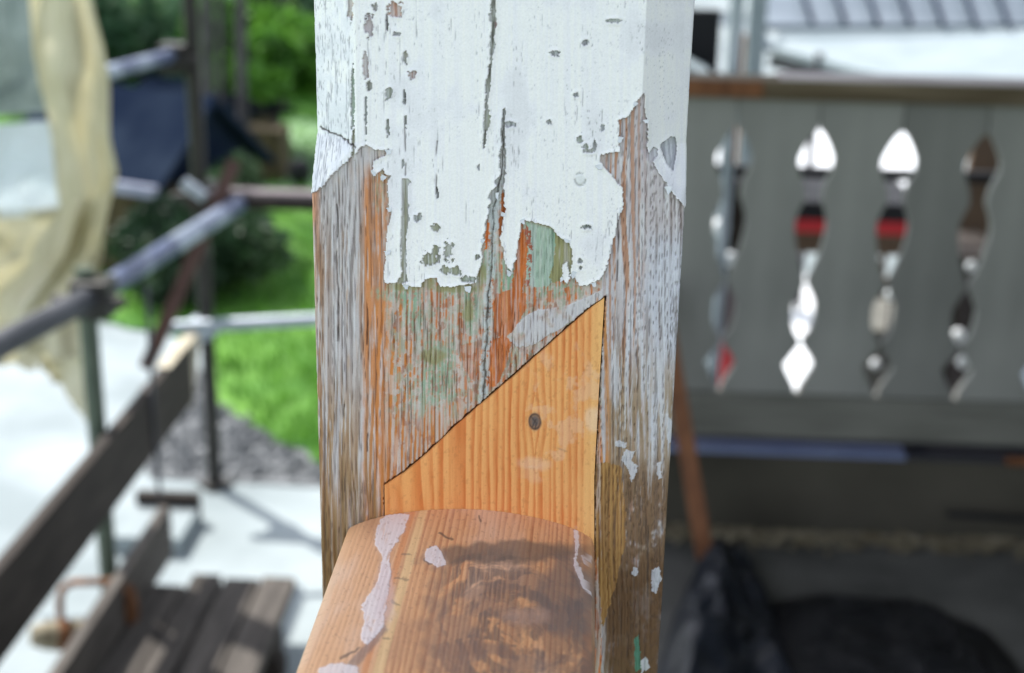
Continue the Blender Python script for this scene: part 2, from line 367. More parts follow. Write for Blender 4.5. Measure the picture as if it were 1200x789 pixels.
def paint_post(u, v):
    """colour, relief (metres, + is outward) and roughness of the post's skin; u,v = image pixel coordinates"""
    sh = u.shape
    ju = u + 3.4*(fbm(u/7, v/7, 1, 3)-.5) + 1.6*(vnoise(u/2.2, v/2.2, 2)-.5)
    jv = v + 3.4*(fbm(u/7, v/7, 3, 3)-.5) + 1.6*(vnoise(u/2.2, v/2.2, 4)-.5)
    col = np.zeros(sh+(3,)); h = np.zeros(sh); ro = np.full(sh, .85)
    def lay(m_, c, k=1.0):
        nonlocal col
        m2 = (m_*k)[..., None] if np.ndim(m_) else m_*k
        col = col*(1-m2) + np.asarray(c)*m2
    n_big = fbm(u/45, v/60, 21, 4); n_mid = fbm(u/14, v/22, 22, 4); n_str = gf(u/4.2 + .5*(vnoise(u/30, v/90, 26)-.5)*4, v/120, 23, 4); n_fib = gf(u/1.8, v/34, 24, 3); n_sp = fbm(u/2.5, v/2.5, 25, 3)
    g = grain(u, v, 6.6, 30); g2 = grain(u, v, 5.0, 33, .8)
    # bare weathered timber: silver grey, warmer where it is fresh
    lay(1.0, C(192,188,190))
    lay(sm(.35, .7, n_mid), C(174,170,174), .6)
    lay(sm(.42,.6,n_str)*sm(.4,.6,n_big), C(176,140,108), .55)
    lay(sm(.55, .85, n_str), C(134,116,102), .45)
    # left strip
    L = sm(462, 440, u)
    warmL = np.maximum(sm(420, 430, u)*sm(464, 455, u), sm(378, 370, u)*.8)*sm(185, 215, v)
    lay(warmL*sm(.25, .5, n_str*.6+n_mid*.4), C(196,128,74), .9)
    lay(L*sm(200,230,v)*sm(.52, .62, g)*.35, C(120,110,105))
    brown = sm(380, 500, v + 90*(n_big-.5))*sm(470, 380, u)
    lay(brown*sm(.28, .5, n_str), C(156,124,84), .9)
    lay(sm(392, 374, u)*sm(230, 330, v)*sm(.3, .5, n_str), C(146,108,72), .75)
    # centre: stripped zone with primer, old green and orange wood
    ctr = ((u > 440) & (u < 705) & (v > 195)).astype(float)*sm(455-12, 455+12, u + 20*(n_str-.5))
    lay(ctr, C(188,164,148), .8)
    stripe = sm(.50, .72, g)
    lay(ctr*stripe*sm(.32, .48, n_mid), C(196,114,58), .9)
    lay(sm(430, 445, u)*sm(492, 478, u)*sm(340, 365, v)*sm(.45, .6, g), C(198,128,66), .9)
    lay(sm(430, 445, u)*sm(575, 520, u)*sm(440, 470, v)*sm(.46, .6, g), C(188,122,66), .85)
    flk = sm(.50, .56, fbm(u/5.5, v/8, 41, 4))
    lay(ctr*flk*sm(500, 470, v), C(190,182,176), .8)
    lay(ctr*sm(.56, .62, fbm(u/4.5, v/7, 42, 4))*sm(520,470,v), C(150,160,140), .6)
    lay(ctr*sm(.60, .66, fbm(u/6, v/12, 43, 4)), C(152,96,70), .6)
    def blob(cx, cy, rx, ry, edge=.35, seed=50):
        d = np.hypot((u-cx)/rx, (v-cy)/ry) + 1.1*(fbm(u/9, v/11, seed, 4)-.5)
        return sm(1+edge, 1-edge, d)
    mint = C(134,168,144); olive = C(146,144,104); mint2 = C(158,182,166)
    for (cx, cy, rx, ry, k) in [(483,362,13,26,.85),(512,440,22,34,.9),(490,470,14,22,.6),(553,362,10,26,.85),(594,333,12,11,.9),(575,310,13,20,.8),(560,322,12,12,.7),(445,222,7,30,.4),(598,318,9,16,.8),(500,395,12,26,.4),(530,400,10,30,.35),(470,345,30,9,.7),(540,340,30,8,.6),(650,340,26,8,.7)]:
        lay(blob(cx, cy, rx, ry, .3, 50+cx*.01)*sm(.38, .58, n_sp*.5+g2*.25+n_str*.25), mint, k*.9)
    for (cx, cy, rx, ry) in [(508,418,13,9),(548,366,7,12),(530,338,36,5),(470,337,16,5),(566,322,8,12),(500,332,14,6)]:
        lay(blob(cx, cy, rx, ry, .3, 60), olive, .85)
    # orange cleared patches
    orange = C(196,108,48)
    for pts, k in [([(609.7,272),(615,268),(617.5,290),(616,325),(611,347),(604,352),(597,350),(602,322)], 1),
                   ([(583,345),(604,338),(617,345),(616,362),(604,385),(592,398),(580,392),(577,362)], .85),
                   ([(573,402),(590,392),(600,400),(593,430),(582,452),(570,456),(568,420)], .95),
                   ([(624,338),(628,336),(630,352),(625,362)], .9), ([(540,405),(566,398),(564,430),(556,448),(543,432)], .5),
                   ([(662,338),(667,336),(668,350),(663,352)], .9), ([(640,342),(648,341),(646,354),(640,356)], .7)]:
        lay(inpoly(ju, jv, pts).astype(float)*(.75+.25*sm(.3,.6,g2)), orange, k); lay(inpoly(ju, jv, pts).astype(float)*sm(.5,.72,n_str), C(150,78,38), .6); lay(inpoly(ju, jv, pts).astype(float)*sm(.6,.72,n_fib), C(206,150,108), .6)
    GREEN1 = [(612,262),(618,258),(633,262),(648,268),(652,276),(649,300),(650,330),(641,337),(626,336),(616,334),(618,300),(617,272)]
    m = inpoly(ju, jv, GREEN1).astype(float)
    lay(m, mint2, .95); lay(m*sm(.45, .7, n_str), C(176,188,184), .7); lay(m*sm(644, 650, u + 5*(n_sp-.5)), mint, .8)
    lay(m*sm(266, 260, v-.28*(u-630)), C(168,140,90), .8)
    lay(inpoly(ju, jv, [(615,262),(622,270),(624,300),(620,335),(615,335),(618,300)]).astype(float)*sm(.45,.55,n_sp), C(160,70,40), .9)
    OL = [(651,273),(656,277),(664,282),(671,291),(670,312),(667,329),(664,309),(660,310),(659,328),(648,332),(644,325),(650,300)]
    lay(inpoly(ju, jv, OL).astype(float), olive)
    # grey filler band above the inlay
    PUT = [(603,384),(614,373),(628,364),(646,361),(666,358),(680,352),(693,346),(712,334),(714,346),(700,356),(682,368),(664,380),(650,390),(634,399),(624,405),(606,407),(596,399)]
    m = inpoly(ju, jv, PUT).astype(float); lay(m*sm(.2,.42,n_mid), C(196,194,198)); h += .0004*m
    # right strip: pinkish then bluish silver, brown lower down
    Rr = sm(704, 716, u + 8*(n_str-.5)); lay(Rr, C(186,180,184), .9)
    lay(Rr*sm(.46,.6,g)*sm(765,735,u), C(172,124,92), .85)
    lay(Rr*sm(740,770,u + 30*(n_mid-.5))*sm(255,300,v), C(196,200,212), .8)
    lay(Rr*sm(.5,.72,n_str), C(122,108,100), .6)
    lay(Rr*sm(395,470,v+50*(n_big-.5))*sm(.25,.5,n_str*.6+n_mid*.4), C(156,136,110), .85)
    lay(Rr*sm(520,590,v+60*(n_mid-.5))*sm(.22,.42,n_mid), C(118,92,66), .9)
    lay(Rr*sm(620,690,v+60*(n_mid-.5)), C(98,72,48), .8)
    lay(Rr*sm(.46,.60,gf(u/4.0,v/70,71,4))*sm(280,340,v)*sm(560,520,v), C(204,207,216), .7)
    lay(sm(697,701,u)*sm(718,710,u)*sm(345,352,v)*sm(560,540,v)*sm(.35,.5,n_str), C(192,132,72), .9)
    WEDGE = [(697,545),(712,542),(728,548),(733,600),(732,640),(720,690),(706,738),(703,700),(697,640)]
    m = inpoly(ju, jv, WEDGE).astype(float); lay(m, C(172,134,82)); lay(m*sm(.5,.75,g2), C(138,98,54), .7); lay(m*sm(.5,.7,n_str), C(120,92,62), .5)
    lay(sm(590,640,v)*sm(378+30,378,u)*sm(.3,.5,n_str), C(110,86,54), .8)
    lay(sm(500,600,v)*sm(455,440,u)*sm(.4,.65,n_str), C(128,104,70), .75)
    # pale paint residue caught in the open grain
    lay(ctr*sm(.54,.66,gf(u/2.6, v/46, 76, 4)), C(206,204,204), .38)
    lay(ctr*sm(.035,.008,np.abs(gf(u/3.2, v/170, 78, 3)-.5))*sm(340,380,v), C(110,72,50), .5)
    res = sm(.60, .70, gf(u/2.6, v/60, 75, 4)+.20*(n_big-.5))
    lay(res*(sm(455,445,u)+sm(710,720,u))*sm(640,500,v), C(208,210,214), .6)
    vl = sm(.045,.008,np.abs(gf(u/3.2, v/170, 78, 3)-.5)); lay(vl*(sm(455,445,u)+sm(708,716,u)+.4*sm(440,460,u)*sm(560,540,u)), C(104,90,82), .45)
    # paint chips that survived low down
    CH = [[(764,668),(773,664),(775,682),(768,697),(763,694)],[(733,528),(744,530),(740,540),(748,546),(741,566),(735,548),(728,540)],[(782,488),(789,496),(788,520),(783,520)],
          [(721,516),(735,520),(733,526),(722,524)],[(770,545),(775,540),(776,560),(771,562)],[(742,664),(748,666),(746,676),(741,674)],[(750,775),(758,770),(762,782),(752,789)]]
    for pts in CH:
        m = inpoly(ju, jv, pts).astype(float); lay(m, C(206,210,218), .75); h += .0003*m
    lay(inpoly(ju, jv, [(743,748),(749,744),(751,785),(744,788)]).astype(float), C(84,130,110))
    # grain relief on bare wood
    bare_h = -.00030*sm(.5,.8,g) - .00050*sm(.5,.8,n_str) - .0007*sm(.05,.008,np.abs(gf(u/3.2, v/170, 78, 3)-.5)) + .00015*(n_fib-.5)
    # ---------------- white paint
    big = WHITE_EDGE
    wm = inpoly(ju, jv, big)
    holes = []
    def hole(pts): 
        nonlocal wm
        k = inpoly(ju, jv, pts); wm &= ~k; return k
    def ehole(cx, cy, rx, ry, c, k=1.0, rag=.8):
        nonlocal wm
        d = np.hypot((u-cx)/rx, (v-cy)/ry) + rag*(fbm(u/3.2, v/3.6, 80+cx*.013, 3)-.5)*2
        q = d < 1; wm &= ~q; holes.append((q, c, k))
    grayw = C(150,146,152); olv = C(140,142,108); orp = C(196,140,112)
    for a in [(463.5,10.7,8,8.5,orp),(433,29,5,12,C(186,172,176)),(454,25,1.6,9,C(110,105,105)),(465,39.5,5,2,grayw),(475,66,3,8,C(150,146,128)),(482.6,88,4.4,4.6,C(150,98,80)),
              (429,77,3,16,C(196,178,176)),(410,8,3.5,16,C(196,172,150)),(456,110,4,7,C(150,155,140)),(433,99,3,6,C(140,140,130)),(680,164,3,5,C(150,156,140)),(686,172,4,3,C(150,156,140)),(697,171,3,6,C(150,150,150)),(691,177,6,2.5,C(150,150,140)),
              (643.6,142.6,3.5,2.4,C(150,150,150)),(675.5,112,2.6,3,C(140,140,145)),(686,50,3.5,3,C(150,150,155)),(651,63,6,3,C(150,150,155)),(720,24,9,2.5,C(176,180,180)),(512.5,226,2,6,C(120,120,120)),
              (490.5,254,4,4,C(150,152,146)),(512,266,6,4.6,C(156,156,130)),(503.8,303,10,7,olv),(511,293,4,6,olv),(525.5,294,5.5,11,olv),(524,315.5,6,4.5,olv),(535.5,317,5,5.5,olv),(549.5,326.5,8,3.5,C(140,150,125)),(560,302,2.4,3,C(130,134,110)),
              (688,265,6,2.4,C(140,148,146)),(679.5,306,3,3,C(120,124,120)),(680.7,313.8,2.2,3,C(120,124,120)),(455,150,2,10,C(160,165,160)),(476,142,1.6,8,C(150,155,150)),(472,192,1.4,5,C(160,165,160)),(413,120,2.2,40,C(140,160,138)),(414,165,2,18,C(150,150,120)),
              (440,8,3,6,C(150,145,140)),(429,137,1.4,24,C(140,146,144)),(597,146,6,3,C(160,162,165)),(474,112,1.5,10,C(130,135,135)),(590,187,3.5,9,C(176,180,184)),(706,150,2,4,C(170,175,180)),(571,140,3.6,12,C(150,156,130)),(578,20,4,8,C(190,190,190)),(580,27,2,6,C(120,80,70)),(561,196,1.6,4,C(170,175,180))]:
        ehole(*a)
    k = hole([(472,208),(480,209),(482,214),(478,218),(479,240),(479,262),(476,285),(476,320),(478,330),(466,333),(468,326),(471,318),(470,285),(471,255),(472,230)])
    holes.append((k, C(138,136,104), 1))
    k = hole([(774.4,173.5),(782,170),(787,166.4),(794,168),(795,186),(789.6,204.5),(782,196),(778,183.7)]); holes.append((k, C(150,152,160), 1))
    k = hole([(766,176),(772,178),(770,184),(765,190),(760,184)]); holes.append((k, C(170,166,170), 1))
    # long splits in the paint
    crA = segdist(ju, jv, [(578.5,-20),(578.5,0),(579,23),(576.5,57.5),(572.7,96),(570,126.5),(569,153),(567,172.5)])
    wA = (1.5 + 1.8*vnoise(u*0, v/14, 91)) * sm(180,160,v)
    kA = crA < wA
    crB = segdist(ju, jv, [(591,126),(590,153),(589,180),(590,203),(586,214),(581,235),(577,262)])
    kB = crB < np.interp(v, [125,130,180,200,225,260], [0,2.2,3.0,3.2,7,9])*(.55+.8*vnoise(u*0, v/6, 93))
    wm &= ~(kA | kB); holes.append((kA, C(150,152,138), 1)); holes.append((kB, C(158,160,158), 1))
    holes.append((kB & (n_sp > .52), C(120,116,108), 1))
    wmf = wm.astype(float)
    for q, c, k_ in holes: lay(q.astype(float), c*.75+C(196,200,204)*.25, k_); lay(q.astype(float)*sm(.48,.6,n_fib), C(206,210,214), .55)
    # orange streaks beside the split
    lay(inpoly(ju, jv, [(588,222),(592,228),(591,236),(594,246),(592,262),(587,280),(584,276),(587,245)]).astype(float), C(150,84,40))
    lay(inpoly(ju, jv, [(591,244),(595,246),(594,253),(590,254)]).astype(float), C(206,110,50))
    lay(inpoly(ju, jv, [(572,258),(574,262),(573,275),(571,290),(568,294),(569,270)]).astype(float), C(206,112,50))
    # white coat colour: cool, faint stains and hairline cracks
    wc = C(233,234,240)*np.ones(sh+(3,))
    wc = wc*(1-.10*sm(.5,.8,n_big)[..., None]) 
    stk = (fbm(u/2.2, v/150, 111, 3)-.5)[..., None]; wc = wc*(1+.10*stk)
    left = sm(500, 400, u)
    hair = np.abs(gf(u/3.6, v/120, 95, 3)-.5)
    hl = sm(.012, .002, hair)*sm(.42,.62,fbm(u/20, v/40, 96, 3)+.22*left-.04)
    wc = wc*(1-.55*hl[..., None]) + C(120,122,126)*(.55*hl[..., None])
    # left chamfer is heavily checked
    chk = sm(418, 405, u); hc = sm(.035, .005, np.abs(gf(u/3.2, v/60, 97, 3)-.5))*chk
    wc = wc*(1-.6*hc[..., None]) + C(126,130,136)*(.6*hc[..., None])
    ch3 = (chk*sm(.4,.7,n_mid))[..., None]*.25; wc = wc*(1-ch3)+C(176,184,196)*ch3
    spk = .6*sm(.72,.78,fbm(u/2.1, v/3.0, 98, 3))*sm(.45,.6,fbm(u/30,v/30,99,3)); wc = wc*(1-.45*spk[..., None]) + C(130,132,130)*(.45*spk[..., None])
    col = col*(1-wmf[..., None]) + wc*wmf[..., None]
    # flake ring and crack across the stop
    ring = np.abs(np.hypot((u-680)/6.2, (v-209.5)/7.4)-1+.2*(n_sp-.5)); kr = sm(.30,.05,ring)*sm(.38,.6,fbm(u/3,v/3,112,3)+.25*((v > 209)*1.-.3))
    lay(kr, C(150,154,150), .7); h -= .0004*kr; lay(sm(1,.7,np.hypot((u-680)/6,(v-209.5)/7)), C(196,204,200), .4)
    cs = segdist(ju, jv, [(366,158),(380,161),(395,164),(412,170),(416,173)]); lay(sm(1.6,.6,cs), C(70,64,62), .9)
    h = h + np.where(wm, .00045 + .00012*(fbm(u/22, v/60, 101, 4)-.5) - .0003*hl - .0004*hc - .0001*spk, bare_h)
    h -= .0006*sm(1.6,.5,cs)
    # grime and painted lip shadow where the paint edge stops
    # deep shrinkage check running down the middle
    ck = segdist(u + 5.0*(fbm(u*0, v/14, 103, 4)-.5), v, [(590,128),(588,180),(588,205),(582,228),(578,243),(577,292),(573.6,331),(572,355),(571,384),(569,420),(567,470)])
    cw = np.interp(v, [125,200,240,300,400,465], [.1,.3,.7,.9,1.2,1.3])*(.3+1.1*vnoise(u*0, v/7, 104))
    dk = sm(cw+.8, cw-.2, ck)*sm(124,132,v)
    lay(dk, C(84,78,70), .85); h -= .0013*dk
    lt = sm(3.2,1.4,np.abs(ck-cw-2.0))*sm(215,245,v)*sm(.34,.46,n_sp)*(u < 584); lay(lt, C(190,198,200), .8)
    cA = segdist(u + 2.0*(fbm(u*0, v/12, 105, 3)-.5), v, [(578,-20),(579,23),(576.5,57.5),(572.7,96),(570,126.5),(569,153),(567,174)])
    dA = sm(1.2,.3,cA)*sm(180,170,v)*sm(.25,.5,vnoise(u*0,v/11,106)); lay(dA, C(124,124,116), .8); h -= .0007*dA
    for pts in ([(403,470),(404,640)], [(430,345),(431,560)], [(745,350),(747,520)], [(760,560),(758,700)], [(725,250),(722,330)], [(395,240),(396,400)], [(512,165),(512,225)], [(475,110),(475,205)]):
        q = segdist(u + 5*(fbm(u*0, v/40, 107+pts[0][0]*.1, 3)-.5), v, pts); k_ = sm(1.1,.3,q)*sm(.4,.55,vnoise(u*0,v/18,pts[0][0])); lay(k_, C(74,66,62), .7); h -= .0007*k_
    # dark joint beside the inlay
    jj = segdist(u, v, [(709.5,347),(703.5,450),(697.5,560),(697,760)]); lay(sm(2.2,.8,jj)*sm(345,352,v)*sm(.3,.5,n_sp), C(84,60,42), .6)
    # corner knocks
    h += np.where(~wm, -.0006*sm(.62,.75,fbm(u/6,v/9,109,3))*(sm(378,368,u)+sm(785,798,u+.08*(v-350))), 0)
    ro = np.where(wm, .5+.2*n_sp, .85)
    return np.clip(col, .01, .84), h, ro, wm

def post_rows():
    fine = np.arange(.975, 1.342, .00036)
    return np.concatenate([np.linspace(0.0, .97, 60), fine, np.linspace(1.345, 2.32, 80)])
post = empty('timber_post', (0,0,0), 'thick old timber post with peeling white paint and a fresh pine patch', 'post')
zs = post_rows(); xs = np.linspace(-H2, H2, 446)
XX, ZZ = np.meshgrid(xs, zs)
zt, zb = 1.2555, 1.2318                                   # chamfer runs out between these heights
def chamf(z): return .0205*np.clip((z-zb)/(zt-zb), 0, 1)
edge_n = .0007*(fbm(ZZ*60, XX*0, 120, 4)-.5)
c = chamf(ZZ)
off = np.maximum(0, np.abs(XX)-(H2-c))
rr = .0022
e = np.abs(XX)-(H2-rr); off_r = np.where((e > 0), rr-np.sqrt(np.maximum(rr*rr-e*e, 0)), 0)*np.clip(1-c/.006, 0, 1)
YY = off + off_r
u, v = pr(np.stack([XX, YY*0, ZZ], -1))
colr, hh, ro, WM = paint_post(u, v)
def blur(a, n):                                           # box blur over the vertex grid
    for ax in (0, 1):
        a = sum(np.roll(a, k, ax) for k in range(-n, n+1))/(2*n+1)
    return a
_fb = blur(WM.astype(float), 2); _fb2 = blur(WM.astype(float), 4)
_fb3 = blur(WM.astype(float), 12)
_rag = .4+1.2*fbm(u/6, v/9, 140, 3)
hh = hh + np.where(WM, .00055 + .0011*np.clip(1-_fb2, 0, 1)*_rag, 0)     # old paint is thick and lifts at its broken edges
edge_dirt_shade = (np.where(WM, 0, np.clip(_fb*1.6, 0, 1))*(.22+.5*fbm(u/5, v/5, 141, 3))*np.clip(3-4*_fb3, .25, 1))[..., None]  # edge grime with the paint lip's shadow mixed into the colour
colr = colr*(1-edge_dirt_shade) + C(96,88,80)*edge_dirt_shade
def inside_inlay(x, z):
    return inpoly(x + .0011*(fbm(x*420, z*420, 143, 3)-.5), z + .0013*(fbm(x*420, z*420, 144, 3)-.5)-.0002, INL)
rec = inside_inlay(XX, ZZ)
YY = YY - hh*np.where(rec, 0, 1) + np.where(rec, .006, 0)
colr[rec] = C(40,28,18)
front = np.stack([XX*(1+edge_n*0), YY, ZZ], -1)
def side(sgn):
    d = np.concatenate([np.linspace(.0004, .006, 8), np.linspace(.012, .16, 8)])
    y = (c[:, :1] + rr*np.clip(1-c[:, :1]/.006,0,1)) + (W-c[:, :1]-rr)*d[None]/.16
    zz = np.repeat(zs[:, None], len(d), 1); x = np.full_like(y, sgn*H2)
    uu = (u[:, :1] if sgn < 0 else u[:, -1:]) + sgn*y*2300*.6; vv = np.repeat((v[:, :1] if sgn < 0 else v[:, -1:]), len(d), 1)
    cc, h2, r2, _ = paint_post(uu, vv)
    x = x + sgn*(h2 + .0006*(fbm(zz*90, y*30, 131, 4)-.5))
    return np.stack([x, y, zz], -1), cc, r2
sL, cL, rL = side(-1); sR, cR, rR = side(1)
P = np.concatenate([sL[:, ::-1], front, sR], 1); Cc = np.concatenate([cL[:, ::-1], colr, cR], 1); Rr_ = np.concatenate([rL[:, ::-1], ro, rR], 1)
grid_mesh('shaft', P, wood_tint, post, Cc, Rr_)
b = MB(); b.box((-H2,.1605,0), (H2,.1625,2.32)); b.build('back_face', MAT['low_board'], post)

# pine patch let into the post: its own piece with a gap all round
def shrink(pts, d):
    P_ = np.array(pts); c_ = P_.mean(0); out = []
    n = len(P_); area = sum(P_[i][0]*P_[(i+1) % n][1]-P_[(i+1) % n][0]*P_[i][1] for i in range(n)); s_ = 1 if area > 0 else -1
    for i in range(n):
        a, b_, c2 = P_[i-1], P_[i], P_[(i+1) % n]
        n1 = np.array([-(b_-a)[1], (b_-a)[0]])*s_; n2 = np.array([-(c2-b_)[1], (c2-b_)[0]])*s_
        n1 /= np.linalg.norm(n1); n2 /= np.linalg.norm(n2); m_ = (n1+n2); m_ /= np.linalg.norm(m_)
        out.append(b_ + m_*d/max(.3, np.dot(m_, n1)))
    return np.array(out)
IN2 = shrink(INL, .0004)
IN2[10:, 0] += .00015
x0, x1 = IN2[:, 0].min(), IN2[:, 0].max()
nx = 300; xg = np.linspace(x0, x1, nx)
zlo = 1.06
def ztop(x):                                              # the slanting upper edge
    e_ = sorted([tuple(p) for p in IN2[:10]]); return np.interp(x, [p[0] for p in e_], [p[1] for p in e_])
t = np.linspace(0, 1, 560); rows = []
for ti in t:
    zt_ = ztop(xg); rows.append(zlo + (zt_-zlo)*ti)
ZI = np.array(rows); XI = np.repeat(xg[None], len(t), 0)
# right border follows the joint
rx = np.interp(ZI[:, -1], sorted([IN2[11][1], IN2[12][1], IN2[13][1], IN2[0][1]]), [q[0] for q in sorted([tuple(IN2[11]), tuple(IN2[12]), tuple(IN2[13]), tuple(IN2[0])], key=lambda q: q[1])])
uI, vI = pr(np.stack([XI, XI*0, ZI], -1))
def paint_inlay(u, v):
    sh = u.shape; col = np.ones(sh+(3,))*C(230,166,104)
    def lay(m_, c_, k=1.0):
        nonlocal col
        m2 = (m_*k)[..., None]; col = col*(1-m2)+c_*m2
    n1 = fbm(u/40, v/90, 201, 4); n2 = fbm(u/1.8, v/26, 202, 3); n3 = fbm(u/16, v/18, 203, 4)
    # grain bends round the knot
    dk = np.hypot((u-627)/1.0, (v-494)/1.9); bend = 7*np.sign(u-627)*np.exp(-(dk/16)**2)
    uu = u - bend + 5*(fbm(u/60, v/160, 204, 3)-.5)
    per = np.interp(uu, [440,520,560,600,710], [17,15,11,9,7.4])
    ph = np.cumsum(1/np.interp(np.arange(430,720), [440,520,560,600,710], [17,15,11,9,7.4]))
    P_ = np.interp(uu, np.arange(430,720), ph) + .5*(vnoise(u/11, v/130, 205)-.5) + 1.5*(fbm(u/26, v/420, 209, 3)-.5)
    s_ = P_ - np.floor(P_)
    late = sm(.25, .85, s_)*sm(1.0, .93, s_)
    lay(late*(.45+.55*vnoise(np.floor(P_)*1.7, v/300, 211)), C(198,104,46), .95); lay(late*sm(.5,.7,n2), C(190,106,48), .5)
    lay(sm(560,470,u)*sm(.3,.6,n1), C(214,134,66), .45)
    lay(sm(.45,.75,n1), C(236,178,112), .35); lay(sm(.5,.72,gf(u/2.6, v/120, 214, 3)), C(206,124,64), .35)
    sap = sm(684,697,u + .06*(v-450)); lay(sap, C(234,184,118), .7)
    smear = sm(.56,.66,n3)*sm(600,630,u)*sm(.42,.56,fbm(u/50,v/40,207,3)); lay(smear, C(226,196,170), .3)
    lay(np.exp(-(((u-695)/9)**2+((v-495)/12)**2))*.0+sm(1.2,.6,np.hypot((u-696)/12,(v-492)/16)+.6*(n3-.5)), C(236,214,188), .45)
    lay(sm(1.2,.5,np.hypot((u-626)/22,(v-544)/9)+.8*(n3-.5)), C(228,200,178), .35)
    q = np.hypot((u-627)/8, (v-494)/11.5)+.35*(n3-.5); lay(sm(1.15,.75,q), C(150,120,100), .8); lay(sm(.75,.45,q), C(96,88,88), .9)
    rg = sm(.2,.05,np.abs(q-.78)); lay(rg, C(64,52,50), .8)
    for ln_ in ([(622,488),(629,496),(627,503)],[(624,500),(628,492)]): lay(sm(1.5,.2,segdist(u + 2*(n3-.5), v, ln_)), C(60,50,50), .7)
    lay(sm(1.6,.5,segdist(u,v,[(632,512),(650,524),(672,532)]))*sm(.4,.6,n3), C(150,110,84), .4)
    lay(sm(.66,.74,fbm(u/3,v/5,208,3)), C(176,112,64), .3)
    hgt = -.00009*late + .00005*(n2-.5)
    d = segdist(u, v, INLAY[:10]); lay(sm(3.0,.8,d)*sm(.3,.6,n3), C(120,78,44), .5)
    return col, hgt, np.full(sh, .62)
cI, hI, rI = paint_inlay(uI, vI)
limx = np.interp(ZI, [IN2[11][1], IN2[12][1], IN2[13][1], IN2[0][1]], [IN2[11][0], IN2[12][0], IN2[13][0], IN2[0][0]])
XI2 = np.minimum(XI, limx)
YI = -.0001 - hI
# rim columns/rows fold back into the recess
PI = np.stack([XI2, YI, ZI], -1)
def rim(A, back=.0055):
    top = A[-1:].copy(); top[..., 1] = back; lft = None
    A = np.concatenate([A, top], 0)
    l = A[:, :1].copy(); l[..., 1] = back; r_ = A[:, -1:].copy(); r_[..., 1] = back
    return np.concatenate([l, A, r_], 1)
PI2 = rim(PI)
cI2 = np.concatenate([cI, cI[-1:]*.6], 0); cI2 = np.concatenate([cI2[:, :1], cI2, cI2[:, -1:]], 1)
rI2 = np.full(cI2.shape[:2], .62)
inl = grid_mesh('repair_inlay', PI2, wood_tint, post, cI2, rI2)
tag(inl, 'fresh orange pine patch with a grey knot, cut on the slant')
inl.data.set_sharp_from_angle(angle=R(50))

# ------------------------------------------------------------------ handrail running towards the viewer
XC, HW, ZTOP = -.0102, .0578, 1.0868
def profile(n_top=320):
    pts = []
    xt = np.linspace(-1, 1, n_top); rs = .009
    xf = (HW-rs*.55)
    for t_ in xt: pts.append((XC + t_*xf, ZTOP - .0088*t_*t_ - .0012*abs(t_)**8))
    xl, zl = pts[0]; xr_, zr = pts[-1]
    left = []; right = []
    for a in np.linspace(0.5, 1.57, 8)[1:]:
        dx = rs*.55*math.sin(a)/1.0; dz = rs*(1-math.cos(a))
        left.append((xl-dx, zl-dz)); right.append((xr_+dx, zr-dz))
    left += [(left[-1][0]+.001*k, left[-1][1]-.012*k) for k in (1,2,3,4,5)]
    right += [(right[-1][0]-.001*k, right[-1][1]-.012*k) for k in (1,2,3,4,5)]
    return np.array(left[::-1]+pts+right)
prf = profile()
ys = np.concatenate([[-.0004], np.arange(-.0008, -.17, -.0004), np.linspace(-.175, -1.3, 60)])
PX = np.repeat(prf[None, :, 0], len(ys), 0); PZ = np.repeat(prf[None, :, 1], len(ys), 0); PY = np.repeat(ys[:, None], len(prf), 1)
uR, vR = pr(np.stack([PX, np.maximum(PY, -.40), PZ], -1))
